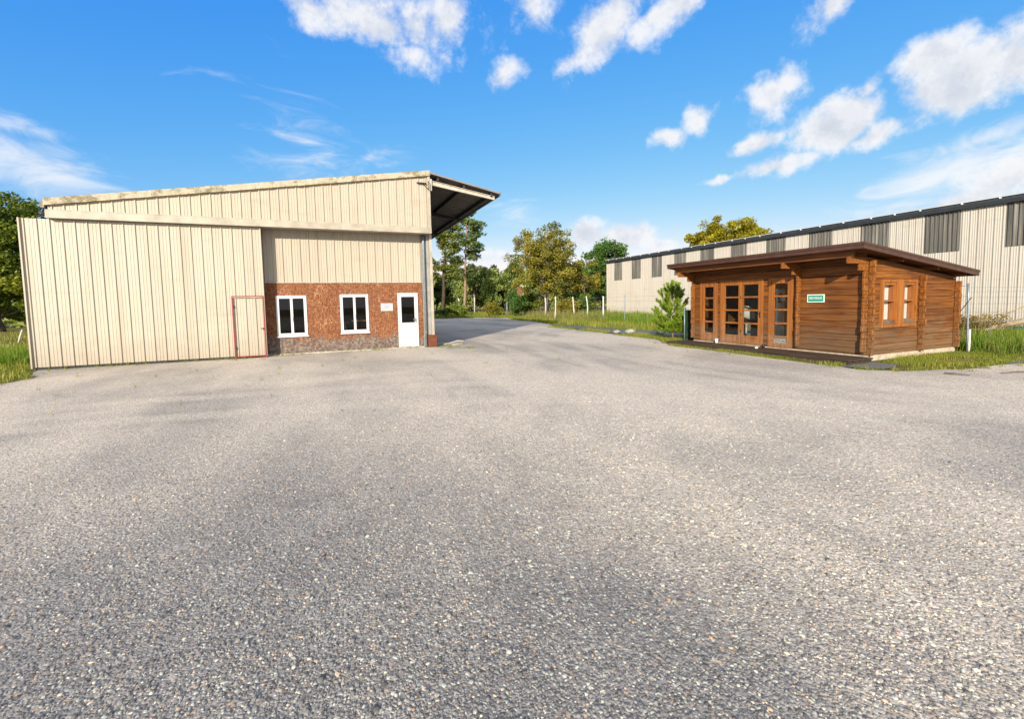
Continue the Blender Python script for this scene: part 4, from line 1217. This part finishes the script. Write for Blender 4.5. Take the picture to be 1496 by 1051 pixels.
fp = thing('fence_post', 'slim grey-green metal post in front of the dark bush', 'post', (17.5, 43.6, 0)); m = MB(); m.tube([(17.5, 43.6, -.05), (17.52, 43.6, 1.62)], .05, 8); m.build('shaft', GALV, fp)
for lab, (x, y, h), mt in (('short white post left of the pale pine trunk', (17.6, 62.5, 2.3), CONC), ('white post right of the pale pine trunk', (20.6, 64.5, 2.9), CONC), ('white post left of the dark pine trunk', (11.0, 57.2, 2.3), CONC)):
    fp = thing('fence_post', lab, 'post', (x, y, 0)); m = MB(); m.tube([(x, y, 0), (x + .04, y, h * .9), (x - .05, y, h)], [.1, .1, .08], 8); m.build('shaft', mt, fp)
bd = thing('notice_board', 'brown panel on a white post above the bushes by the olive tree', 'board', (20.9, 47.4, 0))
m = MB(); m.bbox(20.35, 21.0, 47.35, 47.43, 2.35, 3.45, .02); m.build('panel', plain('brown_panel', (.24, .12, .06), .8, .2, 0, .2, 5), bd)
m = MB(); m.bbox(21.02, 21.16, 47.32, 47.45, 0, 3.5, .02); m.box(20.35, 21.0, 47.34, 47.44, 3.455, 3.55); m.build('post', WHITEF, bd)
fp = thing('stake', 'leaning white stake in the pasture behind the left end of the sliding door', 'stake', (-14.1, 29.4, 0)); m = MB(); m.tube([(-14.1, 29.4, 0), (-14.02, 29.4, .35), (-13.9, 29.4, .75)], [.04, .04, .03], 7); m.build('shaft', CONC, fp)
# dark green screen left of the cabin
sc_n = thing('windbreak_screen', 'dark green mesh screen between the pine sapling and the cabin', 'screen', (13.6, 13.4, 0))
gm = Mt('green_mesh', .8, .2); gm.col(gm.mix(gm.mr(gm.noise(60, 2, .5, gm.scl(1, 1, .3)), .4, .6), (.010, .032, .018), (.020, .055, .03))); gm.bump(gm.noise(14, 3), .5, .02)
m = MB(); vs = []; fs = []
for i in range(13):
    x = 12.75 + i * .16; y = 13.3 + .03 * math.sin(i * 1.9)
    vs += [(x, y, .02), (x, y, 1.22 - .03 * math.sin(i * .9)), (x, y + .02, .02), (x, y + .02, 1.22 - .03 * math.sin(i * .9))]
for i in range(12): q = 4 * i; fs += [(q, q + 4, q + 5, q + 1), (q + 2, q + 3, q + 7, q + 6), (q + 1, q + 5, q + 7, q + 3)]
m.add(vs, fs); m.build('mesh_panel', gm.m, sc_n)
for x in (12.74, 14.7): m = MB(); m.tube([(x, 13.32, 0), (x, 13.32, 1.3)], .022, 7); m.build('post', GALV, sc_n)
# fallen branch and brambles in the weeds on the right
fb = thing('fallen_trunk', 'bare fallen trunk lying in the tall weeds at the right edge', 'fallen tree', (21.6, 7.6, 0))
m = MB(); m.tube([(20.1, 7.9, .22), (21.0, 7.65, .50), (22.0, 7.3, .66), (23.4, 6.9, .92), (24.6, 6.5, 1.0)], [.05, .09, .10, .10, .09], 9); m.build('trunk', bark_mat('dead_bark', (.16, .12, .07), (.34, .27, .18), 9), fb)
rb = np.random.default_rng(4)
m = MB()
for k in range(34):
    p = np.array((rb.uniform(18.6, 21.3), rb.uniform(7.4, 8.3), .25)); q = p + np.array((rb.normal(.3, .5), rb.normal(0, .3), rb.uniform(.3, .85)))
    m.tube(limb_path(p, q, rb, .1), [.012, .01, .008, .006, .003], 4)
m.tube([(20.6, 7.7, .5), (21.4, 7.5, .95), (22.3, 7.3, 1.25), (22.7, 7.2, 1.3)], [.025, .02, .014, .008], 5)
br = thing('bramble', 'dry brown bramble bush beside the fallen trunk', 'shrub', (19.9, 7.8, 0)); m.build('stems', bark_mat('dry_stem', (.16, .11, .05), (.34, .24, .12)), br)
cen = np.stack([rb.uniform(18.7, 21.2, 26), rb.uniform(7.5, 8.2, 26), rb.uniform(.42, .85, 26)], 1)
V, T = clump_leaves(cen, [.22] * 26, 90, .03, rb, 1, .8)
np_mesh('leaves', V, 4, leaf_mat('bramble_leaf', (.08, .06, .012), (.18, .13, .025), (.32, .23, .05), .3), br, tint=T)
# rocks, hose, sticks
RK = plain('field_stone', (.36, .34, .31), .9, .15, 0, .25, 12, .8)


def rock(x, y, s, lab, seed, mat=RK):
    r = np.random.default_rng(seed); m = MB(); vs = []; n = 9
    rows = [(.0, .75), (.22, 1.0), (.5, .85), (.75, .5)]
    for z, q in rows:
        for k in range(n): a = 6.283 * k / n; e = s * q * r.uniform(.78, 1.15); vs.append((x + math.cos(a) * e * 1.25, y + math.sin(a) * e, z * s * 1.1 + r.normal(0, s * .04)))
    fs = [(i * n + k, i * n + (k + 1) % n, (i + 1) * n + (k + 1) % n, (i + 1) * n + k) for i in range(3) for k in range(n)]
    vs.append((x, y, s * .9)); fs += [(3 * n + k, 3 * n + (k + 1) % n, 4 * n) for k in range(n)]
    m.add(vs, fs, False); tag(m.build('rock', mat, None, (x, y, 0)), lab, 'rock')


rock(13.25, 18.4, .17, 'grey rock on the asphalt strip, leftmost of three near the grass island', 1)
rock(13.75, 18.0, .22, 'pale upright rock on the asphalt strip, middle and largest of three', 2)
rock(14.4, 16.6, .19, 'grey rock on the asphalt strip nearest the pine sapling', 3)
m = MB(); m.tube([(3.95, 17.0, .03), (4.35, 17.1, .05), (4.75, 17.15, .14), (4.95, 17.0, .12), (4.85, 16.8, .03), (4.4, 16.75, .02)], .03, 8)
tag(m.build('hose', plain('hose_rubber', (.38, .34, .27), .6, .3, 0, .15), None, (4.4, 17, 0)), 'short piece of pale hose on the ground at the warehouse corner', 'hose')
for lab, p, q in (('thin dark stick lying on the gravel near the right edge, longest one', (12.55, 4.45), (13.3, 4.25)), ('short dark stick on the gravel in front of the cabin corner window', (11.6, 4.95), (11.75, 4.6)), ('small dark stick at the edge of the grass below the cabin', (13.1, 5.05), (13.2, 4.85))):
    m = MB(); m.tube([(*p, .018), ((p[0] + q[0]) / 2, (p[1] + q[1]) / 2 + .03, .022), (*q, .016)], [.014, .016, .009], 6); tag(m.build('stick', BARK, None, (*p, 0)), lab, 'stick')

# ================================================================== SKY, SUN, CAMERA
SUN_EL, SUN_ROT = R_(20.5), R_(218)
EXPOSURE = 0.84; SKY = .12
w = bpy.data.worlds.new('World'); sc.world = w; w.use_nodes = True
t = w.node_tree; bg = t.nodes['Background']


class Wn(Mt):
    def __init__(s, t): s.t = t; s._c = None


W = Wn(t)
sky = W.n('ShaderNodeTexSky', sky_type='NISHITA', sun_disc=False, sun_elevation=SUN_EL, sun_rotation=SUN_ROT, air_density=1.0, dust_density=.5, ozone_density=2.0)
tc = W.n('ShaderNodeTexCoord').outputs['Generated']
vn = W.n('ShaderNodeVectorMath', operation='NORMALIZE'); W.setv(vn.inputs[0], tc); D = vn.outputs[0]
CUMULUS = [(1.0, 13.427, -0.1, -1.597, 9.035, -13.398, 21.705, -0.036, 0.018), (0.95, 11.602, -2.926, 0.824, -1.406, -10.886, 18.414, -0.014, 0.032), (1.0, 11.325, 0.393, -1.074, 9.812, -13.219, 22.096, -0.048, 0.017), (1.0, 10.044, -1.212, -0.316, 3.127, -9.594, 15.509, -0.034, 0.032), (0.9, 15.133, -3.49, 1.095, -0.885, -8.379, 15.839, -0.012, 0.034), (1.0, 10.89, -3.294, 0.456, -1.578, -7.69, 13.267, -0.01, 0.045), (0.8, 18.915, -8.493, -0.771, -4.047, -9.353, 16.425, 0.002, 0.037), (0.72, 17.342, -8.601, 2.261, -10.589, -10.421, 27.927, 0.005, 0.018), (1.1, 6.356, -6.041, 2.475, -9.745, -1.044, 11.172, 0.05, 0.031), (1.05, 7.922, -8.504, 2.235, -14.702, -1.228, 18.132, 0.046, 0.019), (0.9, 12.331, -9.114, 3.14, -18.38, -6.21, 28.348, 0.019, 0.015), (1.15, 8.219, -15.735, 3.696, -16.804, 3.727, 23.947, 0.05, 0.008), (1.25, 7.609, -12.317, 3.467, -9.872, 2.168, 16.963, 0.051, 0.01), (0.95, 16.486, -18.886, 4.749, -14.693, 0.404, 28.191, 0.021, 0.008), (0.95, 13.846, -11.228, -2.103, -7.652, -8.469, 35.133, 0.017, 0.011), (1.65, 7.182, -10.407, -1.528, -5.324, -1.236, 17.08, 0.055, 0.018), (1.4, 10.798, -19.465, -0.488, -9.495, 0.692, 29.266, 0.038, 0.007), (1.1, 6.556, -8.661, -0.096, -11.082, -1.153, 38.438, 0.057, 0.006), (0.8, 20.844, -21.01, -3.603, -15.18, -12.839, 83.699, 0.014, 0.004), (0.9, 15.018, -17.673, -1.785, -15.636, -5.639, 53.546, 0.024, 0.006), (1.75, 4.445, -9.165, -1.428, -6.124, 0.184, 17.159, 0.097, 0.016), (1.4, 6.903, -18.471, 4.601, -8.875, 3.569, 17.998, 0.054, 0.005), (1.5, 6.749, -21.552, 2.655, -6.874, 2.696, 16.533, 0.055, 0.006), (0.75, 24.374, -34.659, -11.218, -16.461, -7.546, 50.806, 0.016, 0.008), (1.5, 12.76, -7.838, -0.632, -1.701, -3.106, 24.947, 0.011, 0.009), (1.5, 11.331, -8.374, -0.749, -2.18, -2.968, 27.661, 0.018, 0.007), (0.8, 12.188, -10.701, -0.955, -4.872, -5.027, 62.057, 0.021, 0.003), (0.6, 10.83, -4.157, -0.195, -0.85, -5.694, 58.294, -0.002, 0.003), (0.95, 2.943, -7.197, 1.349, -6.737, 4.278, 30.762, 0.13, 0.001), (0.9, 4.735, -13.921, 2.113, -6.625, 3.839, 28.222, 0.078, 0.002), (1.0, 3.552, -11.912, -1.774, -1.52, 0.296, 15.836, 0.099, 0.009)]
CIRRUS = [(0.95, 6.481, 2.892, -1.157, 5.496, -1.799, 17.908, -0.151, 0.003), (0.8, 12.913, 5.661, 0.913, 13.546, -9.04, 49.959, -0.08, 0.004), (0.42, 6.88, 0.806, -2.466, 4.857, -2.938, 9.51, -0.078, 0.015), (0.45, 8.438, -1.763, 3.478, -10.543, -7.597, 28.172, -0.018, 0.015), (1.15, 2.48, -5.711, 0.993, -4.765, 2.423, 17.992, 0.159, 0.003), (0.8, 2.905, -7.968, 1.598, -11.202, 5.756, 35.723, 0.129, 0.002), (0.5, 10.314, -4.177, -1.74, 2.493, -8.384, 33.765, -0.002, 0.008), (0.25, 7.688, -1.596, 0.864, -3.288, -7.286, 35.365, -0.024, 0.008)]
CLOUD_LIGHT = (4.6, 4.6, 4.65); CLOUD_DARK = (3.1, 3.3, 3.7)
# ragged edges: the direction is pushed about by turbulence before it meets the cloud list
wp = W.n('ShaderNodeTexNoise'); W.setv(wp.inputs['Vector'], D); wp.inputs['Scale'].default_value = 9; wp.inputs['Detail'].default_value = 5
sb = W.n('ShaderNodeVectorMath', operation='SUBTRACT'); W.lk(wp.outputs['Color'], sb.inputs[0]); sb.inputs[1].default_value = (.5, .5, .5)
ma = W.n('ShaderNodeVectorMath', operation='MULTIPLY_ADD'); W.lk(sb.outputs[0], ma.inputs[0]); ma.inputs[1].default_value = (.10, .10, .07); W.lk(D, ma.inputs[2])
DW = ma.outputs[0]


def field(lst, d):
    acc = None
    for wt, ax, ay, az, bx, by, bz, oa, ob in lst:
        u = W.n('ShaderNodeVectorMath', operation='DOT_PRODUCT'); W.setv(u.inputs[0], d); u.inputs[1].default_value = (ax, ay, az)
        v = W.n('ShaderNodeVectorMath', operation='DOT_PRODUCT'); W.setv(v.inputs[0], d); v.inputs[1].default_value = (bx, by, bz)
        cx = W.n('ShaderNodeCombineXYZ'); W.setv(cx.inputs[0], W.math('SUBTRACT', u.outputs['Value'], oa)); W.setv(cx.inputs[1], W.math('SUBTRACT', v.outputs['Value'], ob))
        ln = W.n('ShaderNodeVectorMath', operation='LENGTH'); W.lk(cx.outputs[0], ln.inputs[0])
        q = W.math('MULTIPLY', W.math('SUBTRACT', 1.0, ln.outputs['Value']), wt)
        acc = q if acc is None else W.math('MAXIMUM', acc, q)
    return acc


cum = field(CUMULUS, DW)
n1 = W.noise(13, 10, .64, D)
up = W.n('ShaderNodeVectorMath', operation='ADD'); W.setv(up.inputs[0], D); up.inputs[1].default_value = (-.02, -.026, .028)
n2 = W.noise(13, 10, .64, up.outputs[0])
dens = W.math('ADD', cum, W.math('MULTIPLY', W.math('SUBTRACT', n1, .5), 2.7))
alpha = W.mr(dens, -.02, .92, 0, 1, True)
shade = W.mr(W.math('SUBTRACT', n1, n2), -.13, .10, 0, 1, True)
core = W.mr(dens, .5, 1.4, 1, 0)
shade = W.math('ADD', W.math('MULTIPLY', shade, .55), W.math('MULTIPLY', core, .45))
ccol = W.mix(shade, CLOUD_DARK, CLOUD_LIGHT)
cir = field(CIRRUS, D)
st = W.noise(5, 8, .64, W.scl(1.0, 1.6, 4.0, D), 1.4)
cia = W.mr(W.math('ADD', cir, W.math('MULTIPLY', W.math('SUBTRACT', st, .5), 2.2)), .0, 1.25, 0, .8, True)
K = SKY * 2 ** EXPOSURE                      # deep, polarised-looking blue of a clear autumn evening
spx = W.n('ShaderNodeSeparateColor'); W.lk(sky.outputs[0], spx.inputs[0]); cmb = W.n('ShaderNodeCombineColor')
for i_, (a_, p_, cap) in enumerate(((.697, 1.6, 1.3), (.651, .727, 2.2), (.923, .126, 3.0))):
    q_ = W.math('MINIMUM', W.math('MULTIPLY', spx.outputs[i_], K), cap)
    W.setv(cmb.inputs[i_], W.math('MULTIPLY', W.math('POWER', q_, p_), a_ / K))
tint = cmb.outputs[0]
# unseen broken cloud, added overhead and behind the camera to whiten the shade
fw = W.n('ShaderNodeVectorMath', operation='DOT_PRODUCT'); W.setv(fw.inputs[0], D); fw.inputs[1].default_value = (.382, .924, 0)
rest = W.math('MAXIMUM', W.mr(fw.outputs['Value'], .42, .12, 0, 1, True), W.mr(W.xyz(2, D), .64, .80, 0, 1, True))
fill_cloud = W.mr(W.noise(3.2, 6, .6, D), .36, .54, 0, .92, True)
tint = W.mix(W.math('MULTIPLY', rest, fill_cloud), tint, tuple(q * 1.2 for q in CLOUD_LIGHT))
c = W.mix(cia, tint, CLOUD_LIGHT)
c = W.mix(W.math('MULTIPLY', alpha, .97), c, ccol)
t.links.new(c, bg.inputs[0]); bg.inputs[1].default_value = SKY
w.cycles.sampling_method = 'NONE'
sl = bpy.data.lights.new('sun', 'SUN'); sl.energy = 4.6; sl.angle = R_(.55); sl.color = (1.0, .89, .75)
so = bpy.data.objects.new('sun', sl); COL.objects.link(so)
S = Vector((math.sin(SUN_ROT) * math.cos(SUN_EL), math.cos(SUN_ROT) * math.cos(SUN_EL), math.sin(SUN_EL)))
so.rotation_euler = (-S).to_track_quat('-Z', 'Y').to_euler(); so.location = S * 60
cam = bpy.data.cameras.new('camera'); cam.sensor_fit = 'HORIZONTAL'; cam.sensor_width = 36; cam.lens = 36 * 649.4 / 1496; cam.shift_y = -39.23 / 1496; cam.clip_end = 3000; cam.clip_start = .05
co = bpy.data.objects.new('camera', cam); COL.objects.link(co)
Mx = [[0.923383, 0.04453, -0.381289], [-0.38339, 0.056749, -0.921842], [-0.019412, 0.997395, 0.069473]]
co.matrix_world = Matrix([(*Mx[0], 0), (*Mx[1], 0), (*Mx[2], 1.65), (0, 0, 0, 1)])
sc.camera = co
sc.view_settings.view_transform = 'Standard'; sc.view_settings.look = 'None'; sc.view_settings.exposure = EXPOSURE; sc.view_settings.gamma = 1
sc.cycles.max_bounces = 8; sc.cycles.transparent_max_bounces = 12
